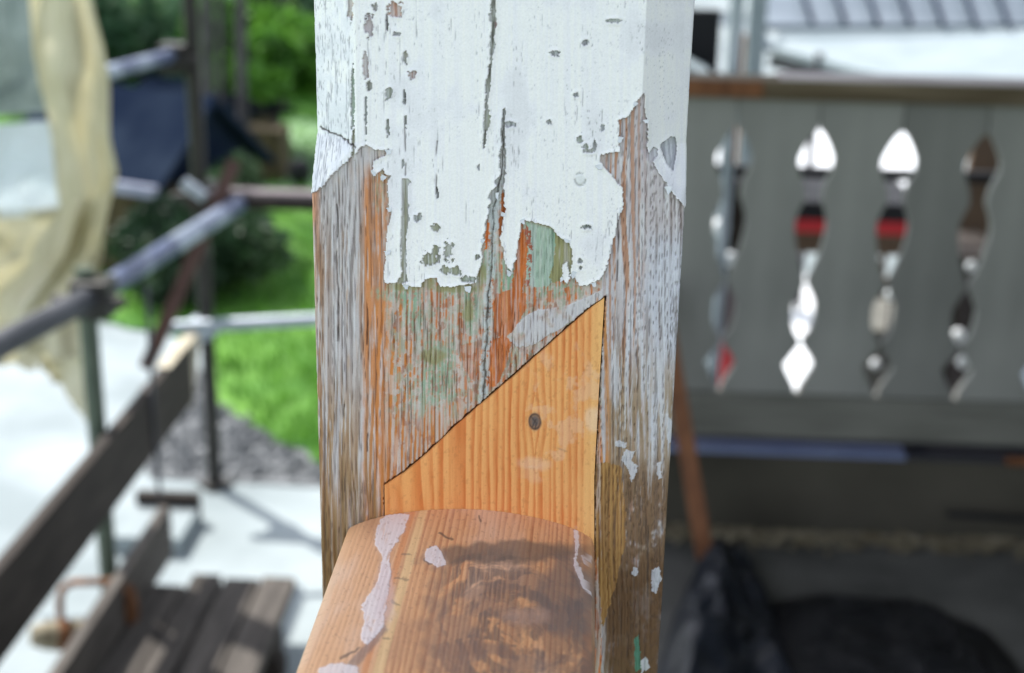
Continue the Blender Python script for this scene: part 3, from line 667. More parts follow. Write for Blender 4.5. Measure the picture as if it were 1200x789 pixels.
# rail texture mixes image pixels with rail coordinates: across (mm) and along (mm)
ac = (PX-XC)*1000; al = -PY*1000
def blur3(a, n=5):
    for ax in (0, 1): a = sum(np.roll(a, k, ax) for k in range(-n, n+1))/(2*n+1)
    return a
def paint_rail(u, v, ac, al):
    sh = u.shape; col = np.ones(sh+(3,))*C(222,168,122)
    def lay(m_, c_, k=1.0):
        nonlocal col
        m2 = (m_*k)[..., None]; col = col*(1-m2)+c_*m2
    ju = u + 5*(fbm(u/9, v/9, 301, 3)-.5) + 1.6*(vnoise(u/2.2, v/2.2, 302)-.5); jv = v + 5*(fbm(u/9, v/9, 303, 3)-.5)
    n1 = fbm(ac/14, al/60, 304, 4); n2 = fbm(ac/.7, al/14, 305, 3); n3 = fbm(u/14, v/14, 306, 4)
    ph = ac/2.5 + 4.0*(fbm(ac/26, al/260, 307, 3)-.5) + 1.0*(vnoise(ac/6, al/90, 308)-.5)
    s_ = ph-np.floor(ph); late = sm(.3,.85,s_)*sm(1,.92,s_)
    lay(late*(.35+.65*vnoise(np.floor(ph)*1.37, al/80, 309)), C(182,122,88), .85); lay(late*sm(.5,.7,n2), C(168,106,70), .5)
    lay(sm(-12,-30,ac), C(224,176,136), .5); lay(sm(.5,.8,n1), C(228,196,172), .5)
    lay(sm(.35,.2,n1), C(188,140,106), .5)
    y1 = sm(2.6,1.4,np.abs(ac+21.5+.01*al+.8*(n3-.5))); lay(y1, C(232,196,144), .75)
    o1 = sm(1.9,1.0,np.abs(ac+26.5+.012*al)); lay(o1, C(212,142,94), .75)
    lay(sm(1.2,.6,np.abs(ac+31)), C(206,150,108), .7)
    # dark rubbed stain, swirling
    wob = 30*(fbm(u/40, v/30, 310, 4)-.5); du, dv = (u-604+wob), (v-752+wob*.8)*1.12
    rad = np.hypot(du, dv) + 10*(fbm(u/15, v/11, 316, 4)-.5); th = np.arctan2(dv, du)
    sw = sm(.44,.66, fbm(rad/11, th*1.9, 317, 4) + .10*sm(40,95,rad) - .16*sm(112,150,rad))*(.6+.4*sm(.4,.6,fbm(u/2.2, v/40, 318, 3)))
    area = sm(480,540,u+26*(n3-.5))*sm(635,665,v+30*(n3-.5))
    lay(sw*area*(.75+.25*n2), C(92,86,86), .78)
    cloud = sm(.42,.66,fbm(u/40, v/22, 315, 5))*area; lay(cloud, C(126,108,102), .5)
    top = sm(1.2,.7,np.hypot((u-590)/95,(v-648+.05*(u-590))/13)+.9*(n3-.5)); lay(top, C(104,92,84), .7)
    rt = sm(1.25,.7,np.hypot((u-662)/34,(v-700)/50)+.8*(n3-.5)); lay(rt, C(112,102,100), .65)
    lay(sm(1.2,.6,np.hypot((u-620)/30,(v-722)/12)+.7*(n3-.5)), C(196,160,140), .5)
    lay(sm(700,760,v)*sm(430,560,u)*sm(.4,.6,n3)*.5, C(140,108,92))
    # tool chatter: little cross ticks
    for k in (0,2,3,6):
        yy = 648 + k*17+7*math.sin(k*2.7); q = segdist(ju, jv, [(474-(yy-640)*.22+4*math.sin(k*2.1), yy+2*math.cos(k*3.3)), (482-(yy-640)*.22+5*math.sin(k), yy+2)]); lay(sm(1.8,.6,q), C(110,88,78), .5)
    for p_ in ([(502,642),(514,648)],[(498,655),(504,661)],[(515,625),(530,632)],[(420,760),(400,772)],[(562,606),(563,611)]): lay(sm(2.2,.8,segdist(ju,jv,p_)), C(84,70,64), .7)
    gl = segdist(ju, jv, [(448,738),(432,760),(415,776),(395,800)]); lay(sm(7,3,gl), C(120,104,104), .6)
    # white filler runs
    h = np.zeros(sh)
    A = [(445,609),(453,603),(480,602),(476,619),(464,636),(457,648),(457,677),(453,707),(449,736),(432,757),(422,748),(428,723),(424,711),(441,686),(449,657),(439,636)]
    for pts, k in [(A,1),([(499,644),(512,640),(524,661),(512,665),(500,657)],1),([(673,620),(678,622),(677,657),(683,677),(694,700),(682,690),(673,661)],1),([(682,650),(695,652),(693,660),(684,660)],.6),([(372,783),(400,776),(420,782),(420,800),(372,800)],.9)]:
        m_ = inpoly(ju, jv, pts).astype(float)*sm(.05,.30,fbm(u/5,v/6,320,4)); m_ = m_*sm(.28,.55,.55*gf(ac/1.2, al/14, 331, 3)+.45*fbm(u/12,v/12,332,3)+.12); lay(m_, C(232,224,226), .85*k); lay(blur3(m_), C(226,206,198), .35); h += .0002*m_
    lay(sm(1.3,.6,np.hypot((u-452)/12,(v-700)/34)+.9*(n3-.5)), C(214,190,188), .4)
    lay(sm(611,604,v-.0006*(u-550)**2)*.0, C(0,0,0))
    sp = sm(.70,.75,fbm(u/2.4,v/2.4,321,3)); lay(sp, C(150,104,84), .35)
    h += -.00010*late + .00008*(n2-.5) + .0004*(n1-.5)
    return np.clip(col,.01,.8), h, np.full(sh,.55)+.2*n3
cR_, hR, rR_ = paint_rail(uR, vR, ac, al)
hx = 2*.0088*(PX-XC)/HW**2
PR = np.stack([PX, PY, PZ+hR], -1)
rail = grid_mesh('handrail', PR, wood_tint, None, cR_, rR_)
tag(rail, 'rounded pine handrail with dark stain and white filler streaks butting against the post', 'handrail')
b = MB(); n_ = len(prf); b.add([(p[0], ys[-1], p[1]) for p in prf[::8]], [tuple(range(len(prf[::8])))]); b.build('rail_end', MAT['pale_wood'], rail)

# ------------------------------------------------------------------ parapet with fretwork boards
YP = 2.231
par = empty('fretwork_parapet', (.5,YP,0), 'grey boarded veranda parapet with fretwork cut-outs between its boards', 'parapet')
prof = [(147,1.2),(153,1.5),(157,8),(170,17),(185,24.5),(196,24),(205,20),(214,15.5),(222,13),(228,12),(236,12),(245,17),(258,22),(270,22),(285,19),(300,15),(315,9),(329,2),(334,2),
        (345,10),(358,17),(375,16),(390,11),(400,2.2),(405,2.6),(415,12),(428,22),(440,15),(452,6),(460,2.6),(468,1.2)]
SC_ = .1635/98
jz = lambda py: onY(963-.106*(py-120), py, YP)[2]
cut = [(jz(py), hw*SC_*(.88 if hw > 3 else 1)) for py, hw in prof][::-1]            # rising z
ZB, ZT = .318, .935
joints = [onY(963-.106*(py0-120), py0, YP)[0] for py0 in (300,)]
J0 = joints[0]
cm = [((.0008 if True else 0), ZB)] + [(w_, z_) for z_, w_ in cut] + [(.0008, ZT)]
_t = MAT['grey_board'].node_tree; _b = _t.nodes['Principled BSDF']; _rp = [n for n in _t.nodes if n.type == 'VALTORGB'][0]
_oi = N(_t, 'ShaderNodeObjectInfo'); _mr = N(_t, 'ShaderNodeMapRange'); _mr.inputs[3].default_value = .82; _mr.inputs[4].default_value = 1.22
_t.links.new(_oi.outputs['Random'], _mr.inputs[0]); _sc = N(_t, 'ShaderNodeVectorMath', operation='SCALE')
_t.links.new(_rp.outputs[0], _sc.inputs[0]); _t.links.new(_mr.outputs[0], _sc.inputs['Scale']); _t.links.new(_sc.outputs[0], _b.inputs['Base Color'])
J0 += .006
JX = [J0 + k*.1635 for k in range(-4, 16)]
def board_mesh(wd):
    Lp = [(w_, z_) for w_, z_ in cm]; Rp = [(wd-w_, z_) for w_, z_ in cm][::-1]
    n = len(cm); vs = []; 
    for y_ in (0, .022):
        vs += [(x_, y_, z_) for x_, z_ in Lp] + [(x_, y_, z_) for x_, z_ in Rp[::-1]]
    fs = []
    for i in range(n-1):
        fs.append((i, n+i, n+i+1, i+1)); fs.append((2*n+i, 2*n+i+1, 3*n+i+1, 3*n+i))
        fs.append((i, i+1, 2*n+i+1, 2*n+i)); fs.append((n+i, 3*n+i, 3*n+i+1, n+i+1))
    fs.append((0, 2*n, 3*n, n)); fs.append((n-1, 2*n-1, 4*n-1, 3*n-1))
    me = bpy.data.meshes.new('board'); me.from_pydata(vs, [], fs); me.materials.append(MAT['grey_board']); return me
bm_ = board_mesh(.1635)
for i, x in enumerate(JX[:-1]):
    o = bpy.data.objects.new('board', bm_); COL.objects.link(o); o.parent = par
    o.location = Vector((x, YP + random.uniform(-.0015,.0015), 0)) - par.location
XL, XR_ = JX[0]+.002, JX[-1]
b = MB(); b.box((XL,YP-.03,.936), (XR_,YP+.06,.974)); b.build('top_rail', MAT['rail_wood'], par, bevel=.004)
b = MB(); b.box((.42,YP-.028,.9745), (XR_,YP+.062,.979)); b.build('sunlit_top_strip', MAT['rail_pale'], par)  # pale strip paints the sunlit top of the rail
b = MB(); b.box((XL,YP-.033,.941), (.385,YP-.0305,.972)); o = b.build('rail_patch', MAT['orange_wood'], par); tag(o, 'orange stained left end of the rail')
b = MB(); b.box((XL,YP-.012,.222), (XR_,YP+.02,.3165)); b.build('skirting_board', MAT['low_board'], par, bevel=.002)
b = MB(); b.box((XL,YP-.014,0.002), (XR_,YP+.05,.186)); b.build('plinth', MAT['plinth'], par)
b = MB(); b.box((XL,YP-.028,.187), (.74,YP+.03,.199)); o = b.build('sky_light_strip', MAT['blue_strip'], par); tag(o, 'bluish strip painting the sky light along the left of the gap')  # blue colour stands in for sky light at the gap
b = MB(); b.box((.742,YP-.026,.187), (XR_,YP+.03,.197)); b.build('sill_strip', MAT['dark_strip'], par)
b = MB(); b.box((XL,YP+.031,.15), (XR_,YP+.045,.24)); b.build('back_strip', MAT['dark_strip'], par)
b = MB(); p_, q_ = onY(1180,527,YP-.03), onY(1290,532,YP-.03); b.box((p_[0],YP-.04,.19), (q_[0],YP-.0285,.206)); b.build('rust_strip', MAT['orange_wood'], par)
# slit shadows: stain under the rail
# black rod lying against the plinth
p_, q_ = onY(1110,603,YP-.06), onY(1290,616,YP-.06)
b = MB(); b.tube([p_, q_], .006, 10); o = b.build('black_rod', MAT['black'], smooth=True); tag(o, 'thin black rod leaning along the foot of the parapet at right', 'rod')
# crumbs at the foot of the wall
b = MB()
for k in range(900):
    x = random.uniform(.2, 1.6); y = YP-.016-abs(random.gauss(0,.035)); s_ = random.uniform(.003,.012)*(1.6 if random.random() < .1 else 1); a = random.uniform(0,3.14)
    d = np.array([math.cos(a), math.sin(a), random.uniform(-.1,.3)])*s_; z = .002+s_*.3
    b.beam(np.array([x,y,z+.002])-d, np.array([x,y,z+.004])+d, s_*.9, s_*.35)
o = b.build('wood_crumbs', MAT['chip']); tag(o, 'pale wood chips and crumbs strewn along the foot of the parapet', 'wood chips', kind='stuff')
# leaning orange stake
p0 = onZ(826,664,.004); p1 = onY(772,330,YP-.03); o_ = MB().beam(p0+np.array([0,0,.02]), p1, .036, .022, up=(0,1,0)).build('leaning_stake', MAT['orange_wood'], bevel=.002)
tag(o_, 'orange brown wooden stake leaning behind the post, foot on the floor', 'stake')
# plastic heaps
def heap(name, outline, h, m, label, seed, dens=110):
    O = np.array([onZ(a_, b_, .003)[:2] for a_, b_ in outline]); c_ = O.mean(0)
    th = np.linspace(0, 1, 180, endpoint=False)*len(O); i0 = th.astype(int) % len(O); f_ = (th % 1)[:, None]
    B = O[i0]*(1-f_)+O[(i0+1) % len(O)]*f_
    r_ = np.linspace(0, 1, dens)[:, None]
    X = c_[0]+(B[None, :, 0]-c_[0])*r_; Y = c_[1]+(B[None, :, 1]-c_[1])*r_
    n_ = fbm(X*9, Y*9, seed, 4); rid = 1-4*np.abs(fbm(X*11+n_*1.2, Y*4.5, seed+4, 1)-.5); rid2 = 1-3*np.abs(fbm(X*22+n_*2, Y*17, seed+8, 1)-.5)
    Z = .003 + h*np.clip(1-r_**3, 0, 1)*(.35+.5*n_+.35*rid+.16*rid2)
    o = grid_mesh(name, np.stack([X, Y, Z], -1), m, closed=True); return tag(o, label, 'plastic sheet')
heap('plastic_sheet', [(815,668),(838,640),(862,640),(884,668),(905,712),(925,760),(945,830),(860,850),(790,850),(770,790),(790,720)], .11, MAT['slate_plastic'], 'slate grey crumpled plastic sheet slumped at the foot of the orange stake', 400)
heap('plastic_sheet', [(905,706),(960,696),(1010,700),(1065,706),(1110,722),(1160,742),(1185,770),(1215,820),(1200,870),(1050,880),(930,870),(905,800)], .06, MAT['black_plastic'], 'wide low heap of black plastic sheet lying on the floor at right', 420)

# ------------------------------------------------------------------ things beyond the parapet
p = onY(864,40,2.62)
b = MB(); b.tube([(p[0]+.0,2.62,G), (p[0],2.62,1.6)], .012, 14); o = b.build('scaffold_pole', MAT['galv'], smooth=True)
tag(o, 'grey upright tube just behind the left end of the parapet', 'scaffold pole')
a1, a2 = onY(790,199,3.1), onY(1290,214,3.1)
b = MB(); lz_ = onY(1040,206,3.1)[2]; b.box((a1[0]-.6,3.1,lz_-.013), (a2[0],3.13,lz_+.013)); tag(b.build('scaffold_ledger', MAT['black']), 'blackish board running level behind the fretwork cut-outs', 'board')
def crate(px0, px1, y, zt_, zb_, label):
    x0_, x1_ = onY(px0, 250, y)[0], onY(px1, 250, y)[0]; zt2, zb2 = onY(950, zt_, y)[2], onY(950, zb_, y)[2]
    e_ = empty('tool_crate', (x0_, y, zb2), label, 'crate'); e_.rotation_euler = (0,0,0)
    h = zt2-zb2
    MB().box((x0_,y,zb2+h*.3), (x1_,y+.35,zt2-h*.42)).build('body', MAT['brown_box'], e_)
    MB().box((x0_-.004,y-.004,zt2-h*.418), (x1_+.004,y+.354,zt2-h*.24)).build('red_band', MAT['red'], e_)
    MB().box((x0_-.008,y-.008,zt2-h*.238), (x1_+.008,y+.358,zt2)).build('lid', MAT['black'], e_)
    for lx in (x0_+.01, x1_-.03):
        for ly in (y+.01, y+.31): MB().box((lx,ly,G), (lx+.02,ly+.02,zb2+h*.298)).build('leg', MAT['brown_box'], e_)
crate(915, 1075, 3.9, 236, 322, 'black and brown crate with a red band seen through the cut-outs')
x_, z_ = onY(862, 250, 3.4)[0], onY(862, 215, 3.4)[2]
b = MB(); b.box((x_-.03,3.4,G), (x_+.035,3.5,z_)); tag(b.build('dark_timber', MAT['brown_ply'], bevel=.004), 'dark upright timber seen through the leftmost cut-out', 'timber')
pp = [onY(1165,150,3.3), onY(1110,430,3.1)]
b = MB(); b.beam(pp[0]+np.array([.02,0,.0]), pp[1]+np.array([0,0,-.3]), .14, .03, up=(0,1,0)); tag(b.build('brown_plank', MAT['brown_box'], bevel=.003), 'brown plank leaning behind the rightmost cut-out', 'plank')
p_ = onY(858,452,2.9); b = MB(); b.tube([(p_[0],2.9,G),(p_[0],2.9,G+.01),(p_[0],2.9,onY(858,404,2.9)[2])], .1, 20, radii=[.028,.03,.034]); tag(b.build('red_post', MAT['red'], smooth=True), 'red round post top seen in the lowest opening of the leftmost cut-out', 'post')
for px_, py_, sx, lab in []:
    q = onZ(px_, py_+40, G); b = MB(); b.box((q[0]-.05,q[1],G), (q[0]+.05,q[1]+sx,G+.28)); tag(b.build('timber_block', MAT['brown_box'] if 'brown' in lab else MAT['pink_wood'], bevel=.003), lab, 'timber block')

def wall_piece(name, px0, px1, pt, pb, y, d, m, label, cat, bev=.004, to_ground=False):
    xa, xb = onY(px0, pt, y)[0], onY(px1, pt, y)[0]; za = onY((px0+px1)/2, pt, y)[2]; zb3 = G if to_ground else onY((px0+px1)/2, pb, y)[2]
    b = MB(); b.box((xa,y,zb3), (xb,y+d,za)); return tag(b.build(name, m, bevel=bev), label, cat)
sheet('sunlit_paving', [onZ(*k_, G)[:2] for k_ in [(815,240),(815,128),(1125,128),(1125,240)]], G+.014, MAT['bright'], kind=None)  # white sheet added to make the far paving look sunlit
tag(bpy.data.objects['sunlit_paving'], 'large white patch standing in for sunlit paving, seen bright through the two middle upper cut-outs', 'paving patch')
wall_piece('brown_screen', 1003, 1086, 326, 400, 3.35, .02, MAT['brown_box'], 'brown board standing behind the third cut-out above a grey crate', 'board', to_ground=True)
wall_piece('grey_crate', 1000, 1090, 388, 480, 3.0, .3, MAT['low_board'], 'dull grey crate hidden low behind the third cut-out', 'crate', to_ground=True)
wall_piece('brown_crate', 1098, 1180, 300, 480, 2.95, .3, MAT['brown_ply'], 'dark brown crate low behind the rightmost cut-out', 'crate', to_ground=True)
for px_, py_, r_, lab in [(1045,345,.016,'small white lump beside the brown block, third cut-out'),(1026,427,.013,'white pebble like lump at the foot of the third cut-out'),(1122,395,.02,'white lump seen low through the rightmost cut-out'),(1130,424,.018,'lowest white lump behind the rightmost cut-out'),(1138,312,.012,'tiny white lump midway down the rightmost cut-out'),(845,266,.022,'white lump at middle height in the leftmost cut-out'),(856,304,.018,'white lump just above the pinch of the leftmost cut-out')]:
    p_ = onY(px_, py_, 2.75); e_ = empty('capped_stake', (p_[0],p_[1],G), lab.replace('lump','capped stake'), 'capped stake', 'white capped stakes behind the parapet')
    MB().tube([p_+np.array([0,0,z_]) for z_ in (-r_,-r_*.6,0,r_*.6,r_)], 1, 10, radii=[r_*.3,r_*.85,r_,r_*.8,r_*.3]).build('cap', MAT['bright'], e_, True)
    MB().tube([(p_[0],p_[1]+.004,G),(p_[0],p_[1]+.004,p_[2]-r_*.9)], .003, 6).build('stake', MAT['bark'], e_)
wall_piece('pinkish_board', 846, 880, 338, 400, 3.2, .03, MAT['pink_wood'], 'pinkish grey upright board behind the leftmost cut-out', 'board', to_ground=True)
Q = [onZ(*k_, G)[:2] for k_ in [(888,500),(888,330),(975,322),(972,500)]]
sheet('sunlit_paving_low', Q, G+.012, MAT['bright'], kind=None)  # second added white sheet, brightens the paving seen low down
o_ = bpy.data.objects['sunlit_paving_low']; tag(o_, 'white patch standing in for sunlit paving behind the second cut-out', 'paving patch')
# low metal roof with a white sheet on its slope
lr = empty('low_metal_roof', (2.5,6.5,.3), 'low seamed metal roof with a white lower slope beyond the parapet', 'roof')
A = onY(913,36,6.0); B_ = onY(1230,33,6.2); Cc_ = onY(1230,122,4.6); D_ = onY(905,56,5.9)
def slab(name, pts, t_, m, par_):
    pts = [np.array(q, float) for q in pts]; n_ = np.cross(pts[1]-pts[0], pts[2]-pts[0]); n_ /= np.linalg.norm(n_); n_ = n_ if n_[2] > 0 else -n_
    k = len(pts); b_ = MB(); b_.add(pts+[q-n_*t_ for q in pts], [tuple(range(k)), tuple(range(2*k-1,k-1,-1))]+[(i,(i+1)%k,(i+1)%k+k,i+k) for i in range(k)]); return b_.build(name, m, par_)
slab('lower_slope', [A, B_, Cc_, onY(1095,101,4.9), onY(1000,80,5.4), D_], .03, MAT['white'], lr)
E1, E2 = onY(905,-40,7.6), onY(1300,-60,7.9)
U0 = onY(896,32,6.05); U1 = onY(888,18,6.2)
slab('upper_slope', [U0+np.array([0,0,.01]), onY(1300,31,6.3)+np.array([0,0,.01]), E2, E1, onY(880,10,6.6)], .03, MAT['metal_roof'], lr)
for k in range(9):
    xa = 940+k*38; p_ = onY(xa+12, 33, 6.12)+np.array([0,0,.02]); q_ = onY(xa-16, -50, 7.75)+np.array([0,0,.02])
    MB().beam(p_, q_, .012, .03).build('seam', MAT['shed_roof'], lr)
slab('hip', [U0, D_+np.array([0,0,.005]), onY(868,52,5.9), onY(880,8,6.5)], .03, MAT['metal_roof'], lr)
q = onY(884,70,5.7); MB().box((q[0]-.05,5.7,G), (q[0]+.035,5.78,q[2]+.1)).build('roof_post', MAT['rust'], lr)
q1, q2 = onY(905,60,5.95), onY(1095,104,4.95)
MB().beam(q1-np.array([0,0,.045]), q2-np.array([0,0,.045]), .03, .05).build('eave_board', MAT['dark_strip'], lr)
for px_ in (960,1000,1040): 
    q = onY(px_, 74+(px_-960)*.2, 5.6); MB().box((q[0]-.015,5.6,G), (q[0]+.015,5.63,q[2]+.04)).build('eave_post', MAT['bark'], lr)
# black board and white boxes above the rail's left end
x0_, x1_ = onY(790,50,3.6)[0], onY(843,50,3.6)[0]; zt_, zb_ = onY(825,12,3.6)[2], onY(843,86,3.6)[2]
b = MB(); b.box((x0_,3.6,G), (x1_,3.64,zt_)); tag(b.build('dark_screen', MAT['black']), 'upright black screen board beside the post above the parapet rail', 'screen')
q = onY(855,50,4.3); b = MB(); b.box((onY(853,50,4.3)[0],4.3,G), (onY(859,50,4.3)[0],4.33,onY(855,-30,4.3)[2])); tag(b.build('white_post', MAT['white'], bevel=.003), 'slim pale post behind the black panel', 'post')
q = onY(885,20,4.6); b = MB(); b.box((onY(878,20,4.6)[0],4.6,G), (onY(899,20,4.6)[0],4.65,onY(885,-40,4.6)[2])); tag(b.build('pale_board', MAT['white'], bevel=.003), 'pale upright board left of the metal roof', 'board')
b = MB(); xx0, xx1 = onY(770,95,3.3)[0], onY(838,95,3.3)[0]; zz = onY(815,74,3.3)[2]; b.add([(xx0,3.3,zz+.03),(xx1,3.3,zz-.045),(xx1,3.6,zz-.045),(xx0,3.6,zz+.03),(xx0,3.3,G),(xx1,3.3,G),(xx1,3.6,G),(xx0,3.6,G)], [(0,1,2,3),(7,6,5,4),(0,4,5,1),(1,5,6,2),(2,6,7,3),(3,7,4,0)])
tag(b.build('white_cabinet', MAT['white'], bevel=.004), 'white sloping topped box at the left end behind the rail', 'box')

# ------------------------------------------------------------------ scaffold at the left
def thing_mesh(b, name, m, label, cat, **k): 
    o = b.build(name, m, smooth=k.get('smooth', True), bevel=k.get('bevel', 0)); return tag(o, label, cat, k.get('group'))
X1, Y1, X2, Y2 = -1.098, 2.51, -1.10, 3.53
pole1 = empty('scaffold_pole', (X1,Y1,G), 'olive green scaffold pole at left with a rusty foot bracket', 'scaffold pole', 'scaffold poles in the yard')
MB().tube([(X1,Y1,G), (X1,Y1,.46)], .022, 16).build('tube', MAT['green_tube'], pole1, True)
MB().tube([(X1,Y1,G), (X1,Y1,G+.012)], .07, 4).build('base_plate', MAT['rust'], pole1)
pole2 = empty('scaffold_pole', (X2,Y2,G), 'tall dark scaffold pole standing on the pavement beside the lawn', 'scaffold pole', 'scaffold poles in the yard')
MB().tube([(X2,Y2,G), (X2,Y2,1.5)], .0225, 16).build('tube', MAT['dark_tube'], pole2, True)
MB().tube([(X2,Y2,G+.001), (X2,Y2,G+.012)], .06, 4).build('base_plate', MAT['dark_tube'], pole2)
def clamp(px, py, y, s, m, parent):
    p = onY(px, py, y); b = MB()
    b.box((p[0]-s,p[1]-s*.9,p[2]-s), (p[0]+s,p[1]+s*.9,p[2]+s)); b.tube([(p[0]-s*1.9,p[1]-s*.8,p[2]),(p[0]+s*1.9,p[1]-s*.8,p[2])], s*.35, 8)
    return b.build('clamp', m, parent, bevel=s*.25)
clamp(206,68,Y2,.042,MAT['dark_tube'],pole2)
clamp(236,228,Y2,.04,MAT['dark_tube'],pole2)
clamp(236,385,Y2,.032,MAT['galv'],pole2)
# top tube, two lengths, the near one dull, the far one coloured with sun and blue-shade dapples
ta, tb, tc_ = onZ(-60,436,.4), onZ(112,345,.4), onZ(279,240,.4)
thing_mesh(MB().tube([ta, tb], .028, 18), 'scaffold_tube', MAT['dull_tube'], 'dull dark near half of the sloping looking guard tube at left', 'scaffold tube', group='guard tubes')
thing_mesh(MB().tube([onZ(120,340,.405), tc_], .026, 18), 'scaffold_tube', MAT['dapple_tube'], 'bluish far half of the guard tube at left with painted sun dapples', 'scaffold tube', group='guard tubes')
o = clamp(110,348,2.5,.045,MAT['dark_tube'],pole1)
# mid galvanised tube and brown rail board to the right
a_, b2 = onY(197,384,Y2-.05), onY(420,372,Y2-.05)
thing_mesh(MB().tube([a_, b2], .0195, 16), 'scaffold_tube', MAT['galv'], 'white galvanised level tube crossing to the post at lawn height', 'scaffold tube', group='guard tubes')
a_, b2 = onY(222,228,Y2-.06), onY(430,238,Y2-.06)
rb = empty('guard_board', tuple(a_), 'brown level guard board with a pinkish lit upper edge', 'board')
MB().box((a_[0],Y2-.08,a_[2]-.035), (b2[0],Y2-.045,a_[2]+.0)).build('board', MAT['brown_ply'], rb, bevel=.002)
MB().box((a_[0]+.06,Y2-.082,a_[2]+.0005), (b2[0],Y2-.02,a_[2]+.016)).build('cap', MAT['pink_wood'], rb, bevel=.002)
# galvanised tube ends left of pole 2
thing_mesh(MB().tube([onY(216,214,Y2-.1), onY(240,232,Y2-.12)], .018, 12), 'scaffold_tube', MAT['galv'], 'short bright tube end at the left of the brown guard board', 'scaffold tube', group='guard tubes')
thing_mesh(MB().tube([onY(122,86,3.1), onY(206,64,Y2)], .02, 14), 'scaffold_tube', MAT['dapple_tube'], 'upper bluish tube meeting the tall dark pole at left', 'scaffold tube', group='guard tubes')
# red brown strut
thing_mesh(MB().beam(onY(275,190,3.5), onY(171,432,3.1), .038, .024, up=(0,1,0)), 'timber_strut', MAT['red_brown'], 'red brown slanting strut hanging from the guard tube', 'strut', smooth=False)
thing_mesh(MB().tube([(-1.02,2.72,.36),(-1.03,2.73,0.0),(-1.03,2.74,-.22)], .006, 8), 'hanging_rope', MAT['dull_tube'], 'thin dark rope hanging below the guard tube at left', 'rope')
# guard board
XG = -1.062
gb = empty('guard_board', (XG,2.5,0), 'dark brown board on edge sloping across the lower left past the green pole', 'board')
MB().box((XG,1.4,-.10), (XG+.028,3.12,.075)).build('plank', MAT['brown_ply'], gb, bevel=.003)
MB().box((XG-.006,2.9,.0752), (XG+.03,3.2,.079)).build('edge_strip', MAT['pale_wood'], gb)
MB().beam((XG+.01,3.2,.07), (XG+.0,3.13,-.12), .03, .06, up=(0,1,0)).build('end_cleat', MAT['pale_wood'], gb)
# deck
dk = empty('scaffold_deck', (-.85,2.2,-.4), 'low scaffold deck of weathered dark planks beside the veranda', 'scaffold deck')
ex = [(-1.02,-.935,2.60),(-.928,-.855,2.66),(-.842,-.755,2.65),(-.747,-.662,2.66)]
for i, (xa, xb, ye) in enumerate(ex):
    b = MB(); b.box((xa,.9,-.44+.002*i), (xb,ye,-.40+.003*(i % 2))); b.build('plank', MAT['deck'], dk, bevel=.003)
b = MB(); b.box((-1.05,1.2,-.42), (-1.022,2.80,-.275)); b.build('toe_board', MAT['deck'], dk, bevel=.003)
for yy in (1.3,2.4):
    MB().box((-1.05,yy,-.50), (-.66,yy+.08,-.4405)).build('bearer', MAT['brown_ply'], dk)
    for xx in (-1.03,-.70): MB().box((xx,yy+.01,G), (xx+.05,yy+.07,-.501)).build('leg', MAT['brown_ply'], dk)
# rusty bracket beyond the toe board
c0 = onY(50,745,2.35); c1 = onY(160,742,2.45)
br = empty('rusty_bracket', tuple(c0), 'rusty brown looped bracket on a short thick peg behind the toe board', 'bracket')
MB().tube([c0-(c1-c0)*.12, c0, c0+(c1-c0)*.1, c1], .04, 18, radii=[.022,.032,.036,.036]).build('peg', MAT['chip'], br, True)
MB().tube([c0+(c1-c0)*.14, c0+(c1-c0)*.27], .038, 18).build('collar', MAT['rust'], br, True)
lp = [onY(a_, b_, 2.4) for a_, b_ in [(72,740),(70,705),(73,690),(84,683),(105,682),(130,682),(142,686),(150,700),(151,735)]]
MB().tube(lp, .0095, 10).build('loop', MAT['rust'], br, True)
lp2 = [onY(a_, b_, 2.42) for a_, b_ in [(128,690),(140,684),(150,692),(154,715),(154,745)]]
MB().tube(lp2, .018, 10).build('strap', MAT['rust'], br, True)
# small frame lying near the deck's far end
q = onZ(185,640,G); fr = empty('low_trestle', (q[0],q[1],G), 'small brown edged box standing behind the far end of the toe board', 'box')
MB().box((q[0]-.11,q[1]-.05,G), (q[0]+.08,q[1]+.16,G+.05)).build('body', MAT['concrete'], fr)
MB().box((q[0]-.11,q[1]+.16,G), (q[0]+.08,q[1]+.19,G+.09)).build('rim', MAT['brown_ply'], fr)

# ------------------------------------------------------------------ tarpaulins at the far left
def drape(name, left, right, y0, y1, m, label, cat, seed, folds=9, amp=.035, nu=150, nv=130, yfn=None):
    """left/right: lists of (px,py) sampled from top to bottom"""
    tv = np.linspace(0, 1, nv); L_ = np.array(left, float); R_ = np.array(right, float)
    tl = np.linspace(0, 1, len(L_)); trr = np.linspace(0, 1, len(R_))
    Lx, Ly = np.interp(tv, tl, L_[:, 0]), np.interp(tv, tl, L_[:, 1]); Rx, Ry = np.interp(tv, trr, R_[:, 0]), np.interp(tv, trr, R_[:, 1])
    P_ = np.zeros((nv, nu, 3)); tu = np.linspace(0, 1, nu)
    for i in range(nv):
        for j in range(nu):
            y_ = y0+(y1-y0)*tu[j]; P_[i, j] = onY(Lx[i]+(Rx[i]-Lx[i])*tu[j], Ly[i]+(Ry[i]-Ly[i])*tu[j], y_)
    TU, TV = np.meshgrid(tu, tv); wv = fbm(TU*folds, TV*2.2, seed, 3)
    ph = TU*folds + 1.6*wv + .8*TV; P_[..., 1] += amp*(np.sin(2*np.pi*ph)*.6 + 2.2*(fbm(TU*folds*.6, TV*3, seed+3, 4)-.5)); P_[..., 0] += amp*.5*(wv-.5)
    o = grid_mesh(name, P_, m); s_ = o.modifiers.new('thickness', 'SOLIDIFY'); s_.thickness = .0015
    return tag(o, label, cat)
